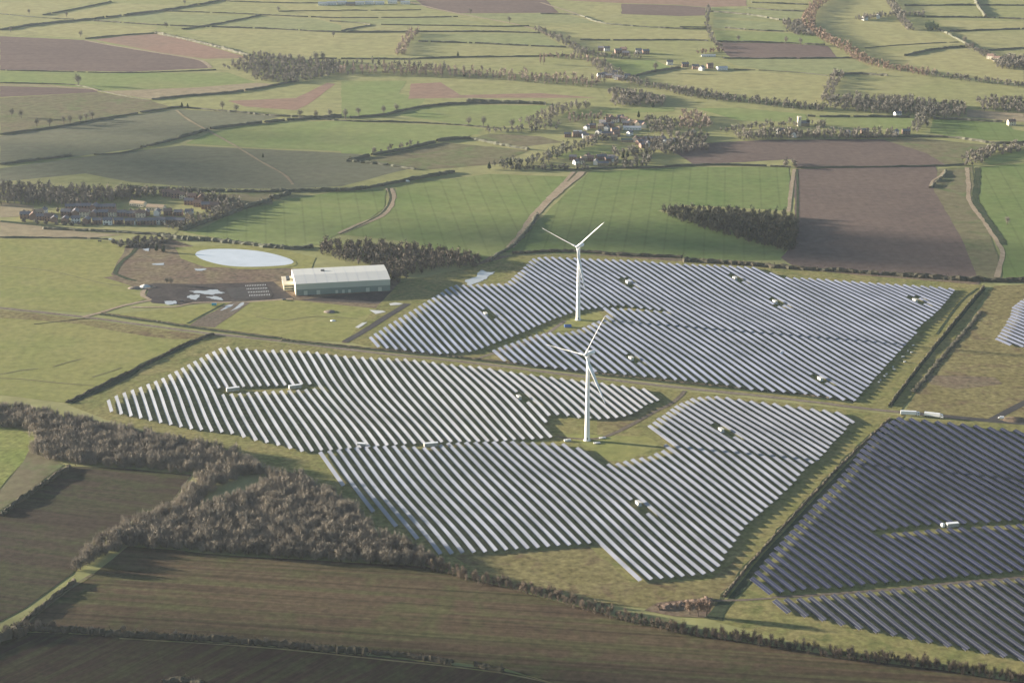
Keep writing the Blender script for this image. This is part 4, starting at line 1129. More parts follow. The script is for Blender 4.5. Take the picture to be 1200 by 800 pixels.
def add_uv(me, pf, uv):
    l = me.uv_layers.new(name="UVMap")
    dat = []
    for f, (e, u0, u1) in zip(pf, uv):
        if e == 0: dat += [u0, 0, u1, 0, u1, 1, u0, 1]
        else: dat += [u0, .5, u1, .5, u1, .5, u0, .5]
    l.data.foreach_set("uv", dat)

B1 = [(119, 473), (140, 462), (162, 455), (190, 443), (215, 431), (240, 418), (263, 406.5), (280, 408), (300, 411), (338, 411.5), (360, 412.5), (400, 418), (440, 420.5), (473, 421.5), (517, 426.5), (560, 430.5), (600, 437), (643, 442), (680, 447), (727, 452), (765, 457.5), (779, 468), (769, 471), (757, 476), (745, 483.5), (729, 490), (697, 492), (674, 490), (660, 487), (640, 487.5), (641, 497), (660, 513), (645, 513), (594, 517), (522, 519), (490, 520.5), (458, 522), (420, 526), (396, 527.5), (353, 530), (325, 522), (299, 516.5), (272, 508.5), (225, 503), (176, 493), (129, 483)]
H1 = [[(250, 464), (256, 455.5), (300, 453.5), (371, 450.5), (376, 456), (312, 459.5), (264, 462.5)], [(600, 460), (607, 461), (622, 470), (615, 472)]]
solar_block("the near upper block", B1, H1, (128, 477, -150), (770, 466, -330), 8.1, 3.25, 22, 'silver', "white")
B2 = [(373, 531), (408, 525.5), (440, 524), (473, 523), (500, 526), (526, 520), (560, 518.5), (612, 518), (640, 519), (673, 521.5), (690, 532), (709, 545), (728, 543), (744, 538), (760, 536), (776, 529), (779, 523), (775, 513), (758, 500), (774, 489), (795, 475), (817, 466), (846, 465), (880, 470), (906, 473), (945, 479), (984, 484), (1004, 494.6), (994, 499), (990, 508), (979, 516.5), (957, 540), (944, 548), (925, 574), (898, 598), (873, 619), (850, 653), (842, 668), (831, 673), (786, 678), (747, 681), (720, 657), (698, 637), (647, 641), (599, 645), (563, 648), (515, 650), (491, 634), (468, 620), (440, 602), (412, 578), (392, 560), (374, 536)]
H2 = [[(735, 581), (743, 580), (762, 596), (757, 603), (748, 599)], [(832, 498), (838, 497), (860, 512), (853, 514)]]
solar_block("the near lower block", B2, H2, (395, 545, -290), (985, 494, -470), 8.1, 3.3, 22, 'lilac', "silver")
B3p = [(429, 398), (443, 389), (462, 377.5), (486, 362.5), (500, 354), (525, 338.5), (533, 335), (566, 334), (592, 333), (612, 317.5), (627, 303), (645, 301.5), (690, 304), (743, 306), (790, 310), (843, 312), (889, 314.5), (912, 325.5), (952, 327), (1000, 330.5), (1056, 334), (1103, 337), (1121, 339.5), (1100, 363), (1076, 386), (1077, 390), (1056, 411), (1021, 449), (999, 472), (984, 468), (944, 462), (886, 457), (847, 450.5), (800, 446), (743, 440), (708, 437), (673, 434), (629, 429), (594, 423.5), (572, 413.5), (584, 409), (603, 402), (625, 394), (645, 390), (662, 391), (679, 387), (695, 379.5), (712, 373.5), (707, 361), (745, 363), (776, 365.5), (786, 368), (783, 364), (767, 363), (745, 361), (726, 358.5), (702, 361), (688, 363), (667, 368), (648, 375), (628, 383.5), (609, 392), (594, 398), (568, 408), (553, 412.5), (516, 415.5), (474, 411.5), (441, 407)]
H3 = [[(561, 364), (567, 363), (580, 374), (573, 376)], [(726, 327), (734, 326), (748, 336), (739, 338)], [(731, 416), (738, 415), (750, 425), (743, 427)], [(851, 322), (859, 321), (874, 330), (866, 332)], [(899, 350), (907, 349), (920, 358), (912, 360)], [(1062, 348), (1072, 348), (1086, 356), (1077, 358)], [(950, 440), (958, 439), (975, 448), (966, 450)]]
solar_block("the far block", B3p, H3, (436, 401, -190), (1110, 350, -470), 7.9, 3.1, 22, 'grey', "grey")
B5 = [(1052, 490), (1090, 494), (1120, 497), (1163, 502), (1200, 505.5), (1262, 512), (1262, 664), (1200, 669), (1154, 674), (1112, 677), (1059, 682), (1035, 684), (968, 690), (941, 692), (899, 697), (879, 681), (906, 647), (936, 614), (959, 590), (1006, 532), (1036, 499)]
H5 = [[(1020, 622.5), (1080, 616.5), (1200, 610.5), (1262, 608), (1262, 612.5), (1200, 615.5), (1100, 621), (1028, 627.5)]]
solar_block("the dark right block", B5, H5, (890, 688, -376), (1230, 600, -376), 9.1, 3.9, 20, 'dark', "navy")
B6 = [(904, 705), (967, 699), (1033, 693.5), (1100, 686.5), (1200, 678), (1262, 673), (1262, 790), (1200, 775), (1177, 770), (1120, 759), (1083, 752), (1047, 745), (993, 735), (957, 726), (920, 719)]
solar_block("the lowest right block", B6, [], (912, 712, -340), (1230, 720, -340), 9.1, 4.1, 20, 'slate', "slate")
B7 = [(1200, 352), (1262, 330), (1262, 408), (1194, 406.5), (1182, 404), (1168, 398), (1178, 381), (1185, 370), (1188, 360)]
solar_block("the small right edge block", B7, [], (1172, 396, -560), (1250, 380, -560), 7.9, 3.1, 22, 'grey', "grey")

def row_size(item):
    r = item[0]
    m = r[3] + r[4] * ((r[1] + r[2]) / 2)
    u = 600 + FPX * m.x / (m.y * CT + CAM_H * ST)
    s = (r[2] - r[1]) * item[3] / (m.y ** 2 + CAM_H ** 2)
    return s if u < 1205 else s * .001
order = sorted(range(len(ALLROWS)), key=lambda i: -row_size(ALLROWS[i]))
big = set(order[:300])
mv, mf, muv, smb, mmat = [], [], [], MB(), []
PK = list(PANELS)
for i, (r, lab, where, W, tilt, mt) in enumerate(ALLROWS):
    pv, pf, uv, mb = row_geo(r, W, tilt)
    mid = r[3] + r[4] * ((r[1] + r[2]) / 2)
    if i in big:
        root = empty("solar_panel_row", (mid.x, mid.y, 0))
        tag(root, lab, "solar panels", "solar panel rows of " + where)
        inv = lambda L: [(x - mid.x, y - mid.y, z) for x, y, z in L]
        o = mesh_obj("panel_table", inv(pv), pf, PANELS[mt], root)
        add_uv(o.data, pf, uv)
        mesh_obj("support_posts", inv(mb.v), mb.f, galv, root)
    else:
        b = len(mv)
        mv += pv; mf += [tuple(b + q for q in f) for f in pf]; muv += uv; mmat += [PK.index(mt)] * len(pf)
        smb.add(mb.v, mb.f)
if mv:
    o = mesh_obj("solar_panel_rows", mv, mf, [PANELS[k] for k in PK])
    o.data.polygons.foreach_set("material_index", mmat)
    add_uv(o.data, mf, muv)
    tag(o, "remaining short solar panel rows among the far block and at the right edge", "solar panels", None, "stuff")
    smb.build("support_posts", galv, o)

# inverter cabins in the blocks
def make_cabin(l, w, h, name="inverter_cabin", base=True):
    root = empty(name)
    mb = MB(); mb.box(-l / 2, l / 2, -w / 2, w / 2, .3, h); mb.build("cabin_body", cabin_w, root)
    mb = MB(); mb.box(-l / 2 - .25, l / 2 + .25, -w / 2 - .25, w / 2 + .25, h, h + .22); mb.build("roof", cabin_w, root)
    mb = MB(); mb.box(-l / 2 - .5, l / 2 + .5, -w / 2 - .5, w / 2 + .5, 0, .3); mb.build("plinth", T['concrete'], root)
    for x in (-l * .28, l * .18):
        mb = MB(); mb.box(x - .55, x + .55, -w / 2 - .06, -w / 2 - .003, .35, h - .35); d = mb.build("door", cabin_g, root)
        m2 = MB(); m2.box(x + .35, x + .45, -w / 2 - .12, -w / 2 - .063, 1.2, 1.4); m2.build("handle", dark, d)
    for x in (-l * .05, l * .38):
        mb = MB()
        for j in range(5):
            mb.box(x - .4, x + .4, -w / 2 - .07, -w / 2 - .003, h - 1.3 + j * .18, h - 1.2 + j * .18)
        mb.build("vent", louvre, root)
    return root
cab = make_cabin(6.2, 3.0, 3.0)
CB = [((608, 467.5), "cream inverter cabin in the near upper block, beside its long row"),
      ((748, 592), "cream inverter cabin in the lower middle of the near lower block"),
      ((845, 506), "cream inverter cabin near the right tip of the near lower block"),
      ((569, 370), "white inverter cabin at the left end of the far block"),
      ((735.5, 332.5), "white inverter cabin at the top of the far block right of the far turbine"),
      ((739.5, 422), "white inverter cabin just right of the near turbine's hub"),
      ((861, 328), "white inverter cabin in the top middle of the far block"),
      ((908, 355.5), "white inverter cabin near the centre of the far block"),
      ((1072, 354), "white inverter cabin at the top right corner of the far block"),
      ((961, 446), "white inverter cabin near the bottom right of the far block")]
row_az = vp_angle(-300)
for i, (p, lab) in enumerate(CB):
    o = cab if i == 0 else copy_tree(cab)
    g = G(*p)
    o.location = (g.x, g.y, GZ)
    o.rotation_euler = (0, 0, -row_az + math.pi / 2)
    tag(o, lab, "cabin", "inverter cabins inside the solar blocks")
def make_container(l, w, h, name):
    root = empty(name)
    mb = MB(); mb.box(-l / 2, l / 2, -w / 2, w / 2, .4, h); mb.build("container_body", cabin_w, root)
    mb = MB()
    n = int(l / 1.2)
    for i in range(n):
        x = -l / 2 + (i + .5) * l / n
        mb.box(x - .25, x + .25, -w / 2 - .07, -w / 2 - .002, .6, h - .3)
    mb.build("side_ribs", louvre, root)
    mb = MB(); mb.box(-l / 2 - .1, l / 2 + .1, -w / 2 - .1, w / 2 + .1, h + .002, h + .12); mb.build("roof", white, root)
    mb = MB()
    for x in (-l * .4, 0, l * .4): mb.box(x - .3, x + .3, -w / 2, w / 2, 0, .4)
    mb.build("feet", T['concrete'], root)
    return root
cont = make_container(12.5, 3.0, 3.6, "substation_container")
CO = [((273, 458.5), (262, 459), (283, 456.5), "long white container at the left end of the gap in the near upper block"),
      ((346, 455.5), (338, 456.5), (354, 454.5), "long white container at the right end of the gap in the near upper block"),
      ((505, 523.5), (496, 524), (514, 522.5), "long white container in the lane between the two near blocks"),
      ((424, 523.5), (418, 522.5), (430, 523.5), "short white container at the left end of the lane between the near blocks"),
      ((1116, 617.5), (1108, 618), (1125, 616.5), "white container with a round tank in the gap of the dark block")]
for i, (p, a, b, lab) in enumerate(CO):
    o = cont if i == 0 else copy_tree(cont)
    g = G(*p); dd = G(*b) - G(*a)
    o.location = (g.x, g.y, GZ); o.rotation_euler = (0, 0, math.atan2(dd.y, dd.x))
    if i == 3: o.scale = (.6, 1.1, .9)
    if i == 4: o.scale = (.8, 1.1, .95)
    tag(o, lab, "container", "white containers beside the panel rows")
mb = MB(); mb.tube((0, 0, 0), (0, 0, 2.6), 1.7, 1.7, 14); mb.tube((0, 0, 2.6), (0, 0, 3.3), 1.65, .3, 14)
o = mb.build("water_tank", white); g = G(1109, 617.5); o.location = (g.x - 3, g.y, GZ)
tag(o, "round white tank at the left end of the container in the dark block", "tank")
# pale slabs and pallets along the right edge of the far block
PL = Z(930, 310, 5.715, (765, 583), (790, 592), (800, 545), (732, 622), (745, 655), (665, 690), (672, 705), (622, 738), (608, 752), (582, 778), (570, 792))
mb = MB()
mb.box(-1.3, 1.3, -.7, .7, .15, .95); mb.box(-1.3, 1.3, -.7, -.4, 0, .15); mb.box(-1.3, 1.3, .4, .7, 0, .15)
pal = mb.build("packing_crate", T['concrete'])
for i, p in enumerate(sorted(PL, key=lambda q: q[1])):
    o = pal if i == 0 else pal.copy()
    if i: COL.objects.link(o)
    g = G(*p); o.location = (g.x, g.y, GZ); o.rotation_euler = (0, 0, random.uniform(0, 3)); s = random.uniform(.6, 1.1); o.scale = (s * 1.2, s, 1)
    tag(o, "%s from the top of the pale crates dropped along the far block's right edge" % nth(i), "crate", "crates along the right edge of the far block")

# ------------------------------------------------------------------ wind turbines
def blade_mesh():
    R = 47.0
    vs, fs = [], []
    n = 14
    for i in range(n + 1):
        t = i / n
        r = 1.2 + (R - 1.2) * t
        if t < .08: ch, thk = 1.9, 1.7
        else: ch = 3.9 * (1 - t) ** .75 + .35 if t > .2 else 1.9 + (3.55 - 1.9) * (t - .08) / .12; thk = max(.12, .9 * (1 - t) ** 1.2)
        tw = rad(38 - 14 * (1 - t) ** 1.5)
        for j in range(8):
            a = 2 * math.pi * j / 8
            ch *= 1.0
            x = math.cos(a) * ch * .92 / 2 + (ch * .12 if t > .08 else 0); y = math.sin(a) * thk / 2
            vs.append((x * math.cos(tw) - y * math.sin(tw), x * math.sin(tw) + y * math.cos(tw) - .9 * t * t * -1.5, r))
        if i:
            q = 8 * i
            for j in range(8): fs.append((q - 8 + j, q - 8 + (j + 1) % 8, q + (j + 1) % 8, q + j))
    fs.append(tuple(range(8))[::-1]); fs.append(tuple(range(8 * n, 8 * n + 8)))
    return vs, fs

def turbine(px, yaw, phase, hub, label):
    g = G(*px)
    root = empty("wind_turbine", (g.x, g.y, 0))
    tag(root, label, "wind turbine", "the two wind turbines")
    mb = MB(); mb.tube((0, 0, -1), (0, 0, GZ + .35), 3.6, 3.4, 24); mb.build("foundation", T['concrete'], root)
    n, m = 28, 12
    tv = []
    for k in range(m + 1):
        z0 = GZ + (hub - 2.0 - GZ) * k / m
        r0 = 2.45 + (1.35 - 2.45) * (k / m) ** .9
        tv += [(math.cos(2 * math.pi * q / n) * r0, math.sin(2 * math.pi * q / n) * r0, z0) for q in range(n)]
    tf = [(k * n + q, k * n + (q + 1) % n, (k + 1) * n + (q + 1) % n, (k + 1) * n + q) for k in range(m) for q in range(n)]
    tw = mesh_obj("tower", tv, tf, white, root, True)
    mb = MB(); mb.box(-.45, .45, -2.6, -2.35, 1.5, 3.6); mb.build("door", dark, tw)
    # nacelle frame: local +X points out of the rotor
    nac = empty("nacelle_mount", (0, 0, hub)); nac.parent = root; nac.rotation_euler = (0, 0, yaw)
    v = []
    sec = [(2.4, .75, .8), (1.6, 1.45, 1.5), (-4.5, 1.75, 1.85), (-7.6, 1.55, 1.6), (-8.4, 1.1, 1.1)]
    fs = []
    for i, (x, w, h) in enumerate(sec):
        for j in range(12):
            a = 2 * math.pi * j / 12
            c, s_ = math.cos(a), math.sin(a)
            k = 1 / max(abs(c), abs(s_)) ** .7
            v.append((x, c * w * k, s_ * h * k + .2))
        if i:
            q = 12 * i
            for j in range(12): fs.append((q - 12 + j, q + j, q + (j + 1) % 12, q - 12 + (j + 1) % 12))
    fs.append(tuple(range(12))); fs.append(tuple(range(12 * (len(sec) - 1), 12 * len(sec)))[::-1])
    nb = mesh_obj("nacelle", v, fs, white, None, True)
    nb.parent = root; nb.location = (0, 0, hub); nb.rotation_euler = (0, 0, yaw)
    bpy.data.objects.remove(nac)
    mb = MB(); mb.tube((-7.2, 0, 1.9), (-7.2, 0, 3.4), .05, .04, 6); mb.box(-7.4, -7.0, -.1, .1, 3.3, 3.5); mb.build("wind_vane", galv, nb)
    mb = MB()
    hp = [(2.2, 1.35), (3.2, 1.45), (4.4, 1.3), (5.2, .8), (5.7, .15)]
    for (x0, r0), (x1, r1) in zip(hp[:-1], hp[1:]): mb.tube((x0, 0, 0), (x1, 0, 0), r0, r1, 16)
    hb = mb.build("hub", white, root, True); hb.location = (0, 0, hub); hb.rotation_euler = (0, 0, yaw)
    bv, bf = blade_mesh()
    for k in range(3):
        # phase measured in the rotor plane from local +Y, counter-clockwise towards +Z
        a = phase + k * 2 * math.pi / 3
        M = Matrix.Rotation(yaw, 4, 'Z') @ Matrix.Translation((3.8, 0, 0)) @ Matrix.Rotation(a, 4, 'X') @ Matrix.Rotation(-math.pi / 2, 4, 'X') @ Matrix.Rotation(math.pi / 2 * 0, 4, 'Z')
        b = mesh_obj("blade", bv, bf, white, root, True)
        b.matrix_local = Matrix.Translation((0, 0, hub)) @ M
    return root
turbine((688, 516), rad(226), rad(63), 82.0, "nearer white wind turbine on the grass between the two near blocks")
turbine((677.5, 375), rad(234), rad(45), 82.0, "farther white wind turbine in the clearing of the far block")

# ------------------------------------------------------------------ warehouse
fl, fr = G(347.2, 346.7), G(457.3, 341.0)
ux = (fr - fl); Lw = ux.length; ang = math.atan2(ux.y, ux.x)
vn = Vector((-math.sin(ang), math.cos(ang), 0))
Hh = 13.0
bl_ = G(335, 316.7, Hh)
Dw = abs((bl_ - fl).dot(vn))
print("warehouse", Lw, Dw)
wroot = empty("warehouse", (fl.x, fl.y, GZ), ang)
tag(wroot, "large pale roofed warehouse with teal lower walls and a cream end", "warehouse")
w_top = plain("pale_green_cladding", (.42, .46, .40), .6, .3, .05, .1)
w_low = plain("teal_cladding", (.19, .24, .215), .6, .3, .08, .1)
w_cream = plain("cream_cladding", (.70, .66, .48), .6, .3, .05, .1)
w_roof = plain("white_roof_sheet", (.54, .53, .49), .45, .4, .05, .05)
mb = MB(); mb.box(0, Lw, 0, Dw, 0, 6.6); mb.build("lower_wall", w_low, wroot)
mb = MB(); mb.box(-.15, Lw + .15, -.15, Dw + .15, 6.6, Hh); mb.build("upper_wall", w_top, wroot)
mb = MB(); mb.box(-.4, -.16, -.2, Dw + .2, 0, Hh + .5); mb.build("end_wall", w_cream, wroot)
mb = MB()
rz = Hh + 1.9
mb.add([(-.4, -.5, Hh + .35), (Lw + .4, -.5, Hh + .35), (Lw + .4, Dw / 2, rz), (-.4, Dw / 2, rz), (Lw + .4, Dw + .5, Hh + .35), (-.4, Dw + .5, Hh + .35),
        (-.4, -.5, Hh + .02), (Lw + .4, -.5, Hh + .02), (Lw + .4, Dw + .5, Hh + .02), (-.4, Dw + .5, Hh + .02)],
       [(0, 1, 2, 3), (3, 2, 4, 5), (6, 7, 1, 0), (8, 9, 5, 4), (7, 8, 4, 2, 1), (9, 6, 0, 3, 5), (6, 9, 8, 7)])
rf = mb.build("roof", w_roof, wroot)
mb = MB()
for i in range(1, 9):
    x = Lw * i / 9
    for (y0, z0), (y1, z1) in (((-.5, Hh + .35), (Dw / 2, rz)), ((Dw / 2, rz), (Dw + .5, Hh + .35))):
        mb.add([(x - .25, y0, z0 + .05), (x + .25, y0, z0 + .05), (x + .25, y1, z1 + .05), (x - .25, y1, z1 + .05)], [(0, 1, 2, 3)])
mb.build("roof_seam", rfl[2], rf)
mb = MB(); mb.box(Lw * .3, Lw * .34, Dw * .72, Dw * .76, Hh + .9, Hh + 2.6); mb.build("roof_vent", dark, rf)
for f_ in (.10, .235, .43, .50, .565, .76, .89):
    big_ = f_ in (.10, .235, .76, .89)
    w_ = 2.0 if big_ else 1.4
    mb = MB(); x = Lw * f_; mb.box(x - w_, x + w_, -.12, -.003, 0.05, 4.8 if big_ else 3.8); mb.build("loading_door", w_top, wroot)
mb = MB(); mb.box(-12, -.42, Dw * .36, Dw * .90, 0, 6.6); an = mb.build("office_block", w_cream, wroot)
mb = MB(); mb.box(-12.4, -.42, Dw * .36 - .4, Dw * .90 + .4, 6.6, 7.1); mb.build("office_roof", tyl[1], an)
for z0 in (1.1, 4.0):
    mb = MB(); mb.box(-11.4, -1.2, Dw * .36 - .12, Dw * .36 - .003, z0, z0 + 1.5); mb.build("window", glassm, an)
    mb = MB(); mb.box(-12.12, -12.003, Dw * .40, Dw * .86, z0, z0 + 1.5); mb.build("window", glassm, an)
mb = MB(); mb.box(-8, -4, Dw * .6, Dw * .8, 7.1, 9.4); mb.build("roof_plant", dark, an)

# ------------------------------------------------------------------ houses and barns
def make_house(l, w, h, rh, wall, roof, nwin=3, floors=2, name="house", chim=True):
    root = empty(name)
    mb = MB()
    mb.add([(-l/2, -w/2, -.3), (l/2, -w/2, -.3), (l/2, w/2, -.3), (-l/2, w/2, -.3), (-l/2, -w/2, h), (l/2, -w/2, h), (l/2, w/2, h), (-l/2, w/2, h), (-l/2, 0, h + rh), (l/2, 0, h + rh)],
           [(0, 1, 5, 4), (2, 3, 7, 6), (1, 2, 6, 9, 5), (3, 0, 4, 8, 7), (4, 5, 9, 8), (6, 7, 8, 9), (0, 3, 2, 1)])
    mb.build("wall", wall, root)
    e, t = .45, .18
    k = rh / (w / 2)
    mb = MB()
    for s in (-1, 1):
        y0, z0 = s * (w / 2 + e), h - e * k + .06
        mb.add([(-l/2 - e, y0, z0), (l/2 + e, y0, z0), (l/2 + e, 0, h + rh + .06), (-l/2 - e, 0, h + rh + .06),
                (-l/2 - e, y0, z0 + t), (l/2 + e, y0, z0 + t), (l/2 + e, 0, h + rh + .06 + t), (-l/2 - e, 0, h + rh + .06 + t)],
               [(0, 1, 2, 3), (4, 7, 6, 5), (0, 4, 5, 1), (1, 5, 6, 2), (0, 3, 7, 4)])
    rf = mb.build("roof", roof, root)
    if chim:
        mb = MB(); mb.box(l * .32 - .4, l * .32 + .4, -.35, .35, h + rh - .5, h + rh + 1.3); mb.box(l * .32 - .2, l * .32 + .2, -.15, .15, h + rh + 1.3, h + rh + 1.7); mb.build("chimney", tyl[0], rf)
    for fl_ in range(floors):
        for i in range(nwin):
            x = -l / 2 + l * (i + .5) / nwin
            if fl_ == 0 and i == nwin // 2:
                mb = MB(); mb.box(x - .5, x + .5, -w/2 - .08, -w/2 - .003, 0, 2.1); mb.build("door", dark, root); continue
            for s in (-1, 1):
                y0 = s * (w / 2 + .003); y1 = s * (w / 2 + .07)
                mb = MB(); mb.box(x - .6, x + .6, min(y0, y1), max(y0, y1), 1 + fl_ * 2.6, 2.3 + fl_ * 2.6); mb.build("window", glassm, root)
    return root
HP = {
 'terrace': make_house(11, 7.5, 5.2, 2.4, tyl[0], rfl[0]),
 'brick': make_house(10, 8, 5.4, 3.0, tyl[0], rfl[1]),
 'cream': make_house(11, 8, 5.6, 3.0, tyl[1], rfl[1]),
 'white': make_house(10, 7, 5.2, 2.6, tyl[2], rfl[0]),
 'tan': make_house(9, 8, 5.2, 3.2, tyl[3], rfl[3]),
 'longgrey': make_house(26, 9, 4.0, 2.4, tyl[3], rfl[0], 6, 1, "barn", False),
 'longpale': make_house(26, 9, 4.0, 2.0, tyl[2], rfl[2], 6, 1, "barn", False),
 'greenbarn': make_house(30, 16, 5.0, 3.0, tyl[3], rfl[4], 5, 1, "barn", False),
 'school': make_house(20, 10, 4.0, 2.2, tyl[1], rfl[3], 6, 1, "school_building", False),
}
hused = set()
DESC = {'terrace': 'slate roofed brick house', 'brick': 'red brick house', 'cream': 'cream house', 'white': 'white house', 'tan': 'tan stone house',
        'longgrey': 'long grey roofed barn', 'longpale': 'long pale roofed shed', 'greenbarn': 'big dark green barn', 'school': 'tan roofed low building'}
def put_house(kind, p, rz, label, group, sc=1.0):
    pr = HP[kind]
    if kind in hused: o = copy_tree(pr)
    else:
        o = pr; hused.add(kind)
    g = G(*p)
    o.location = (g.x, g.y, .3); o.rotation_euler = (0, 0, rad(rz))
    o.scale = sc if isinstance(sc, tuple) else (sc, sc, sc)
    tag(o, label, "house" if kind not in ('longgrey', 'longpale', 'greenbarn', 'school') else "building", group)

rows_h = [  # estate terraces: (kind cycle, y-left, y-right, x0, x1, n, where)
 (['terrace', 'terrace', 'white'], (64, 260), (152, 263), 8, "in the front terrace of the estate"),
 (['white', 'terrace', 'terrace'], (155, 263), (212, 262), 6, "at the right end of the estate's front"),
 (['terrace', 'terrace', 'cream'], (78, 252.5), (165, 254), 9, "in the middle terrace of the estate"),
 (['terrace', 'brick'], (30, 256), (58, 258), 4, "at the left tip of the estate"),
 (['terrace', 'terrace'], (82, 245.5), (130, 247), 6, "in the back terrace of the estate"),
 (['terrace', 'white', 'brick'], (172, 252), (222, 252), 5, "behind the white houses of the estate"),
 (['brick', 'brick', 'cream'], (196, 230), (236, 236), 5, "in the red brick close behind the estate"),
 (['terrace', 'brick'], (222, 240), (252, 246), 4, "at the right end of the brick close"),
]
for kinds, a, b, n, where in rows_h:
    for i in range(n):
        t = i / (n - 1)
        p = (a[0] + (b[0] - a[0]) * t, a[1] + (b[1] - a[1]) * t + random.uniform(-.6, .6))
        put_house(kinds[i % len(kinds)], p, random.uniform(-8, 8) + (90 if random.random() < .15 else 0), "%s house from the left %s" % (nth(i), where), "estate houses", random.uniform(.95, 1.15))
put_house('white', (51.5, 250), 80, "white fronted house standing behind the left end of the estate", "estate houses")
put_house('tan', (46.5, 252.5), 0, "orange tan house beside the white fronted one", "estate houses")
put_house('school', (162, 241), -20, "left of the two tan roofed school buildings behind the estate", "school buildings")
put_house('school', (183, 246), -12, "right of the two tan roofed school buildings behind the estate", "school buildings", 1.15)
put_house('tan', (222, 256), 70, "orange gabled house alone in front of the brick close", "estate houses")
V0 = (640, 120, 7.5)
VH = [('brick', (570, 160), 80, "pinkish house at the top left of the village terrace"), ('white', (625, 170), 80, "white house second along the village's top row"),
      ('brick', (665, 165), 80, "brick house behind the large cream village house"), ('cream', (735, 195), 85, "large cream house in the village's top row"),
      ('cream', (800, 210), 85, "cream house right of the large cream one"), ('cream', (862, 225), 85, "last cream house at the right of the village's top row"),
      ('white', (355, 240), 60, "white gabled house at the left of the village"), ('white', (460, 280), 60, "small white gable left of the grey village barn"),
      ('terrace', (510, 220), 10, "slate roofed house above the grey village barn"), ('white', (532, 245), 70, "narrow white house above the grey village barn"),
      ('terrace', (572, 212), 70, "slate house left of the village's white barn"), ('tan', (640, 245), 60, "tan gable at the left end of the long white barn"),
      ('white', (735, 290), 50, "white gabled house in front of the long white barn"), ('tan', (378, 345), -20, "tan roofed house below the white gabled house"),
      ('terrace', (820, 368), 40, "slate house right of the green barn"), ('cream', (785, 345), 75, "tall cream gable at the green barn's right end"),
      ('white', (895, 385), 80, "small white gable at the right of the village"), ('terrace', (850, 395), 30, "slate cottage below the green barn"),
      ('cream', (360, 500), 60, "cream house in the lower village"), ('white', (265, 545), 40, "bright white house at the lower left of the village"),
      ('white', (437, 545), 80, "white gable end of the lower village terrace"), ('terrace', (500, 500), 10, "slate house behind the lower village terrace"),
      ('terrace', (575, 505), -10, "slate house at the right of the lower village"), ('terrace', (190, 305), 0, "low slate cottage at the left of the village"),
      ('brick', (262, 302), 10, "brick cottage in front of the pale village hall")]
EX = sorted([(600, 175), (652, 150), (690, 172), (545, 175), (495, 195), (480, 235), (405, 225), (600, 262), (700, 205), (772, 200), (835, 205), (320, 300), (345, 315), (620, 300), (600, 330), (840, 350), (870, 372), (300, 540), (330, 520), (390, 515), (470, 500), (545, 520), (605, 520), (235, 505), (420, 330)])
for i, p in enumerate(EX):
    VH.append((['terrace', 'brick', 'white', 'tan', 'terrace', 'cream'][i * 5 % 6], p, random.uniform(-25, 25), "%s from the left of the small village houses tucked between the larger ones" % nth(i)))
for kind, p, rz_, lab in VH:
    put_house(kind, Z(*V0, p)[0], rz_, lab, "village houses", .92)
put_house('longpale', Z(*V0, (757, 240))[0], -3, "long white roofed barn in the middle of the village", "village barns", (1.05, .9, .9))
put_house('longpale', Z(*V0, (278, 275))[0], 0, "pale roofed hall at the left of the village", "village barns", (.5, 1, .8))
put_house('longgrey', Z(*V0, (558, 290))[0], 3, "long grey roofed barn in the village", "village barns", .9)
put_house('greenbarn', Z(*V0, (712, 345))[0], 0, "big dark green roofed barn in the village", "village barns", .6)
put_house('longpale', Z(*V0, (1080, 350))[0], 38, "pale shed standing askew right of the village", "village barns", (.8, .9, .8))
put_house('longgrey', Z(*V0, (500, 555))[0], 2, "long grey terrace at the bottom of the village", "village barns", (.6, .8, .9))
put_house('longgrey', Z(*V0, (950, 335))[0], 0, "wide dark barn right of the green barn", "village barns", (1.3, 1.2, .9))
# church
g = G(936.3, 148)
ch = empty("church", (g.x, g.y, .3), rad(8))
tag(ch, "small pale stone church with a square tower among trees", "church")
mb = MB(); mb.box(-2.6, 2.6, -2.6, 2.6, 0, 14); mb.box(-2.8, 2.8, -2.8, 2.8, 14, 14.5)
for x in (-2.5, 0, 2.5):
    for y in (-2.5, 2.5): mb.box(x - .4, x + .4, y - .3, y + .3, 14.5, 15.4)
tw_ = mb.build("tower", tyl[1], ch)
mb = MB(); mb.box(-.5, .5, -2.68, -2.603, 9.5, 12); mb.build("belfry_window", dark, tw_)
mb = MB()
mb.add([(2.6, -3.5, 0), (16, -3.5, 0), (16, 3.5, 0), (2.6, 3.5, 0), (2.6, -3.5, 5), (16, -3.5, 5), (16, 3.5, 5), (2.6, 3.5, 5), (2.6, 0, 8.5), (16, 0, 8.5)],
       [(0, 1, 5, 4), (2, 3, 7, 6), (1, 2, 6, 9, 5), (3, 0, 4, 8, 7)])
mb.build("nave_wall", tyl[3], ch)
mb = MB(); mb.add([(2.4, -3.9, 4.7), (16.3, -3.9, 4.7), (16.3, 0, 8.7), (2.4, 0, 8.7), (16.3, 3.9, 4.7), (2.4, 3.9, 4.7)], [(0, 1, 2, 3), (3, 2, 4, 5)])
mb.build("nave_roof", rfl[0], ch)
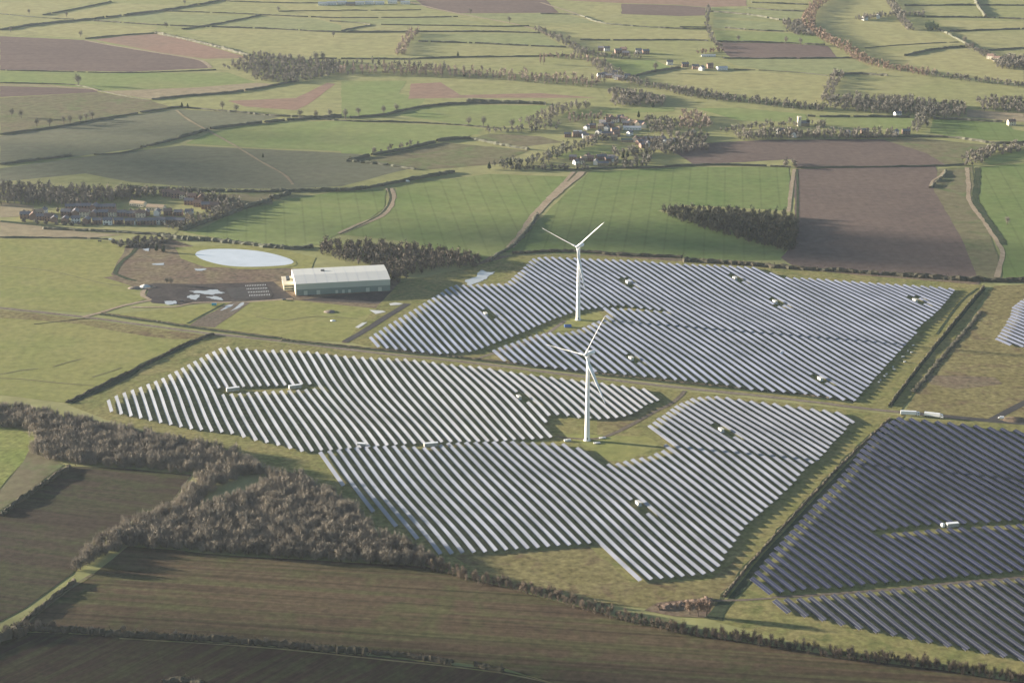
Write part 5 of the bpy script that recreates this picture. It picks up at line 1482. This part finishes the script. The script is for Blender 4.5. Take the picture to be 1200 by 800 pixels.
OH = [('white', Z(*C3, (345, 470))[0], 20, "white cottage left of the church hamlet"), ('tan', Z(*C3, (378, 470))[0], 80, "tan house below the church tower"),
      ('white', Z(*C3, (395, 482))[0], 60, "white gable in the church hamlet trees"), ('white', Z(*C3, (580, 478))[0], 70, "white gable among trees right of the church"),
      ('terrace', Z(*C3, (640, 470))[0], 0, "slate house right of the church hamlet"), ('white', Z(*C3, (748, 474))[0], 60, "white gable at the right end of the church hamlet"),
      ('terrace', Z(*C3, (785, 472))[0], 0, "dark slate house at the right end of the church hamlet"), ('white', Z(*C3, (755, 410))[0], 20, "tiny white cottage beside the dark wood"),
      ('tan', Z(*C3, (35, 478))[0], 60, "tan barn end beside the ploughed field"),
      ('white', Z(*C3, (640, 72))[0], 30, "white farmhouse at the left of the far farm trees"), ('white', Z(*C3, (687, 65))[0], 80, "tall white gable in the far farm trees"),
      ('cream', Z(*C3, (1155, 440))[0], 10, "cream cottage at the right edge"),
      ('cream', Z(980, 0, 5.4545, (985, 378))[0], -30, "upper cream building in the roadside row above the quarry"), ('cream', Z(980, 0, 5.4545, (1025, 392))[0], -30, "lower cream building in the roadside row above the quarry"),
      ('white', (785, 76), 0, "left white building of the far farm"), ('terrace', (815, 81), 0, "slate house of the far farm"), ('white', (822, 82.5), 60, "small white gable of the far farm"),
      ('brick', (832, 80), 10, "brick house of the far farm"), ('terrace', (803, 78.5), 0, "slate barn house at the left of the far farm")]
for kind, p, rz_, lab in OH:
    put_house(kind, p, rz_, lab, "outlying houses", 1.05)
put_house('longpale', (846, 82), 15, "pale shed at the right end of the far farm", "farm sheds", (.7, 1.3, 1))
put_house('longpale', (830, 66.5), 0, "long low white shed above the far farm", "farm sheds", (1.0, .7, .6))
# hamlets up the lane: short rows
K1 = [(a, b) for a, b in Z(640, 0, 6, (390, 358), (425, 360), (505, 375), (545, 368), (560, 392), (650, 375), (700, 380))]
for i, p in enumerate(sorted(K1)):
    put_house(['terrace', 'white', 'terrace', 'brick'][i % 4], p, random.uniform(-20, 20), "%s house from the left in the upper hamlet" % nth(i), "upper hamlet houses", 1.1)
K2 = [(a, b) for a, b in Z(640, 0, 6, (380, 545), (410, 540), (440, 550), (465, 548), (482, 528), (500, 560), (570, 552), (530, 565))]
for i, p in enumerate(sorted(K2)):
    put_house(['white', 'white', 'terrace', 'white'][i % 4], p, random.uniform(-20, 20), "%s house from the left in the lower hamlet" % nth(i), "lower hamlet houses", 1.0)
K3 = Z(360, 0, 6, (110, 38), (175, 35), (245, 30), (305, 40), (370, 32), (440, 30), (510, 32), (600, 25), (690, 30), (650, 10))
for i, p in enumerate(sorted(K3)):
    put_house('longpale' if i not in (3, 8) else 'longgrey', p, 0, "%s shed from the left in the far industrial row" % nth(i), "far industrial sheds", (.75, 1.1, 1.1))
o = HP['white']

# ------------------------------------------------------------------ vehicles and small things
def make_lorry():
    root = empty("lorry")
    mb = MB(); mb.box(-8.2, 5.2, -1.28, 1.28, 1.15, 4.0); mb.build("trailer_box", white, root)
    mb = MB(); mb.box(-8.0, 5.0, -1.1, 1.1, .85, 1.148); mb.build("chassis", dark, root)
    mb = MB()
    mb.add([(5.6, -1.2, .7), (8.0, -1.2, .7), (8.1, -1.2, 2.0), (7.6, -1.2, 3.3), (5.6, -1.2, 3.5), (5.6, 1.2, .7), (8.0, 1.2, .7), (8.1, 1.2, 2.0), (7.6, 1.2, 3.3), (5.6, 1.2, 3.5)],
           [(0, 1, 2, 3, 4), (9, 8, 7, 6, 5), (0, 5, 6, 1), (1, 6, 7, 2), (2, 7, 8, 3), (3, 8, 9, 4), (4, 9, 5, 0)])
    cb_ = mb.build("cab", white, root)
    mb = MB(); mb.add([(8.085, -1.05, 2.08), (8.085, 1.05, 2.08), (7.655, 1.05, 3.2), (7.655, -1.05, 3.2)], [(0, 1, 2, 3)]); mb.build("windscreen", glassm, cb_)
    for s in (-1, 1):
        mb = MB(); mb.box(6.3, 7.4, s * 1.2 if s > 0 else -1.25, 1.25 if s > 0 else -1.203, 2.1, 3.0); mb.build("side_window", glassm, cb_)
    for x in (-6.8, -5.6, -4.4, 5.0, 7.0):
        for s in (-1, 1):
            mb = MB(); mb.tube((x, s * .9, .5), (x, s * 1.24, .5), .5, .5, 14); mb.build("wheel", black, root)
    return root
lorry = make_lorry()
for i, (a, b, lab) in enumerate([((1056, 486.5), (1077, 487.5), "left of the two white lorries parked on the service road"), ((1083.5, 488), (1105, 490.5), "right of the two white lorries parked on the service road")]):
    o = lorry if i == 0 else copy_tree(lorry)
    A_, B_ = G(*a), G(*b)
    c_ = (A_ + B_) / 2; d_ = B_ - A_
    o.location = (c_.x, c_.y, GZ); o.rotation_euler = (0, 0, math.atan2(d_.y, d_.x))
    o.scale = (1.08, 1.08, 1.08)
    tag(o, lab, "lorry", "white lorries on the service road")
def make_van(body, name, label, p, rz, l=5.4, h=2.3):
    root = empty(name, (G(*p).x, G(*p).y, GZ), rad(rz))
    mb = MB(); L2 = l / 2
    mb.add([(-L2, -.95, .4), (L2, -.95, .4), (L2, -.95, 1.15), (L2 - 1.0, -.95, 1.3), (L2 - 1.7, -.9, h), (-L2, -.9, h),
            (-L2, .95, .4), (L2, .95, .4), (L2, .95, 1.15), (L2 - 1.0, .95, 1.3), (L2 - 1.7, .9, h), (-L2, .9, h)],
           [(0, 1, 2, 3, 4, 5), (11, 10, 9, 8, 7, 6), (0, 6, 7, 1), (1, 7, 8, 2), (2, 8, 9, 3), (3, 9, 10, 4), (4, 10, 11, 5), (5, 11, 6, 0)])
    mb.build("body", body, root)
    mb = MB(); mb.add([(L2 - 1.03, -.8, 1.37), (L2 - 1.03, .8, 1.37), (L2 - 1.62, .8, h - .08), (L2 - 1.62, -.8, h - .08)], [(0, 1, 2, 3)]); w = mb.build("windscreen", glassm, root); w.location = (.03, 0, .02)
    for x in (-L2 + 1, L2 - 1):
        for s in (-1, 1):
            mb = MB(); mb.tube((x, s * .72, .36), (x, s * .98, .36), .36, .36, 12); mb.build("wheel", black, root)
    tag(root, label, "van" if h > 1.8 else "car")
    return root
make_van(white, "van", "white van alone on the service road near the right edge", (1173, 491), 170)
make_van(dark, "parked_car", "dark car parked at the edge of the wet yard", (213.5, 354), 5, 4.4, 1.5)
make_van(dark, "parked_car", "dark car on the track above the left pasture", (117, 283.5), 0, 4.4, 1.5)
make_van(white, "van", "white van on the track above the left pasture", (130, 282), 10)
make_van(white, "van", "white van on the lane beside the winding sandy bank", (478, 213.5), 0)
make_van(dark, "parked_car", "dark car standing beside the office end of the warehouse", (333, 352), 30, 4.4, 1.5)
# blue sheeted shelter and blue tank
g = G(665.5, 383.5)
root = empty("blue_shelter", (g.x, g.y, GZ), rad(5))
tag(root, "blue sheeted shelter on the grass in front of the far turbine", "shelter")
mb = MB(); mb.box(-3.6, 3.6, -1.9, 1.9, 0, 1.7); mb.build("side_sheet", blue, root)
mb = MB(); mb.add([(-3.9, -2.2, 1.72), (3.9, -2.2, 1.72), (3.4, 0, 2.9), (-3.4, 0, 2.9), (3.9, 2.2, 1.72), (-3.9, 2.2, 1.72)], [(0, 1, 2, 3), (3, 2, 4, 5), (0, 3, 5), (1, 4, 2), (0, 5, 4, 1)]); mb.build("roof_sheet", blue, root)
g = G(251, 358.5)
root = empty("blue_tank", (g.x, g.y, GZ), rad(5))
tag(root, "bright blue tank on the grass below the wet yard", "tank")
mb = MB(); mb.tube((-2.6, 0, 1.6), (2.6, 0, 1.6), 1.35, 1.35, 14); mb.build("drum", cyan, root)
mb = MB(); mb.box(-2, -1.5, -1, 1, 0, .6); mb.box(1.5, 2, -1, 1, 0, .6); mb.build("cradle", dark, root)
def make_heap(name, p, L_, W_, H_, mat, label, cat):
    g = G(*p)
    vs, fs = [], []
    n, m = 14, 4
    for j in range(m + 1):
        q = 1 - (j / m)
        for i in range(n):
            a = 2 * math.pi * i / n
            k = q ** .7 * random.uniform(.8, 1.15)
            vs.append((math.cos(a) * L_ / 2 * k, math.sin(a) * W_ / 2 * k, H_ * (j / m) ** .8 * random.uniform(.85, 1.1) - (.3 if j == 0 else 0)))
    for j in range(m):
        for i in range(n): fs.append((j * n + i, j * n + (i + 1) % n, (j + 1) * n + (i + 1) % n, (j + 1) * n + i))
    fs.append(tuple(range(m * n, m * n + n)))
    o = mesh_obj(name, vs, fs, mat, None, True, (g.x, g.y, GZ))
    tag(o, label, cat)
make_heap("rubble_heap", (158, 338), 16, 10, 2.2, T['rubble'], "grey rubble heap at the left end of the yard", "rubble")
make_heap("gravel_heap", (170, 336), 13, 10, 2.5, T['concrete'], "pale gravel heap beside the rubble", "gravel heap")
make_heap("soil_heap", (386, 365.5), 14, 12, 1.5, T['rubble'], "low ring of soil on the plot in front of the warehouse", "soil heap")
make_heap("lime_heap", (390, 376), 6, 5, .6, white, "small white heap on the plot in front of the warehouse", "heap")
make_heap("chalk_heap", (915.5, 414.3), 4, 3, 2.6, white, "small white object standing among the far block's rows", "heap")
make_heap("soil_heap", (1188, 492), 22, 16, 2.0, T['scrub'], "brown soil heap at the right end of the service road", "soil heap")
for i, (p, lab) in enumerate([((706, 513.5), "pale concrete slab just right of the near turbine foot"), ((699.5, 519.5), "pale slab in front of the near turbine foot"), ((665, 517), "low pale kiosk left of the near turbine foot")]):
    g = G(*p)
    mb = MB(); mb.box(-3.0, 3.0, -1.6, 1.6, 0, .5 if i < 2 else 1.4); mb.box(-1, 1, -.8, .8, .5 if i < 2 else 1.4, .8 if i < 2 else 1.7)
    o = mb.build("concrete_slab" if i < 2 else "equipment_kiosk", T['concrete']); o.location = (g.x, g.y, GZ); o.rotation_euler = (0, 0, .2)
    tag(o, lab, "slab" if i < 2 else "kiosk", None)

# ------------------------------------------------------------------ low winter clouds out towards the sun, whose shade lies across some fields; the foreground one is added
cloud_m = plain("cloud", (.8, .8, .8), 1, 0, .05, .01)
def cloud(cover, label, poly, alt=1100.0, size=46):
    """a broken sheet of small puffs standing where its shade falls over the polygon"""
    Pw = scatter([poly], size)
    V = []
    ico = bpy.data.meshes.new("tmp")
    import bmesh
    bm = bmesh.new(); bmesh.ops.create_icosphere(bm, subdivisions=1, radius=1.0)
    base = np.array([[tuple(v.co) for v in f.verts] for f in bm.faces]); bm.free()
    for (x, y) in Pw:
        if random.random() > cover: continue
        t = (alt + random.uniform(-60, 60)) / sun_dir.z
        c = np.array([x + sun_dir.x * t, y + sun_dir.y * t, sun_dir.z * t])
        s = size * random.uniform(.35, .75)
        V.append(base * np.array([s * 1.3, s * 1.1, s * .35]) * (1 + .15 * rng.normal(size=base.shape)) + c)
    o = tri_obj("clouds", np.concatenate(V), cloud_m)
    tag(o, label, "clouds", None, "stuff")
CLOUDS = [
    (.7, "thin bank of low cloud shading the fields behind the far block", [(400, 282), (480, 268), (600, 262), (760, 262), (930, 266), (1180, 292), (1180, 322), (1080, 322), (900, 298), (700, 288), (560, 296), (420, 290)]),
    (.3, "broken cloud shading the grey fields at the left", [(-20, 165), (200, 150), (330, 150), (300, 170), (480, 195), (380, 222), (200, 225), (-20, 215)]),
    (.25, "broken cloud shading the foreground corner", [(-60, 745), (100, 700), (300, 745), (700, 800), (1260, 800), (1260, 900), (-100, 900)]),  # out-of-view cloud, added only to darken the near fields
]
for c_ in CLOUDS: cloud(*c_)

# ------------------------------------------------------------------ haze
if HAZE:
    hm = bpy.data.materials.new("haze")
    hm.use_nodes = True
    nt = hm.node_tree; nt.nodes.clear()
    vo = nt.nodes.new("ShaderNodeVolumePrincipled")
    vo.inputs["Color"].default_value = (.76, .86, 1.0, 1)
    vo.inputs["Density"].default_value = HAZE
    vo.inputs["Anisotropy"].default_value = 0.2
    mo = nt.nodes.new("ShaderNodeOutputMaterial")
    nt.links.new(vo.outputs[0], mo.inputs["Volume"])
    X, Y0, Y1, Zt = S + 200, -2200, 12200, 680
    o = mesh_obj("haze", [(-X, Y0, -1.5), (X, Y0, -1.5), (X, Y1, -1.5), (-X, Y1, -1.5), (-X, Y0, Zt), (X, Y0, Zt), (X, Y1, Zt), (-X, Y1, Zt)],
                 [(0, 3, 2, 1), (4, 5, 6, 7), (0, 1, 5, 4), (1, 2, 6, 5), (2, 3, 7, 6), (3, 0, 4, 7)], hm)
    tag(o, "thin pale winter haze over the whole landscape", "haze", None, "stuff")
# prototypes that were never placed
for L_ in protos.values():
    for o in L_:
        if o.name not in used:
            for ch_ in list(o.children): bpy.data.objects.remove(ch_)
            bpy.data.objects.remove(o)
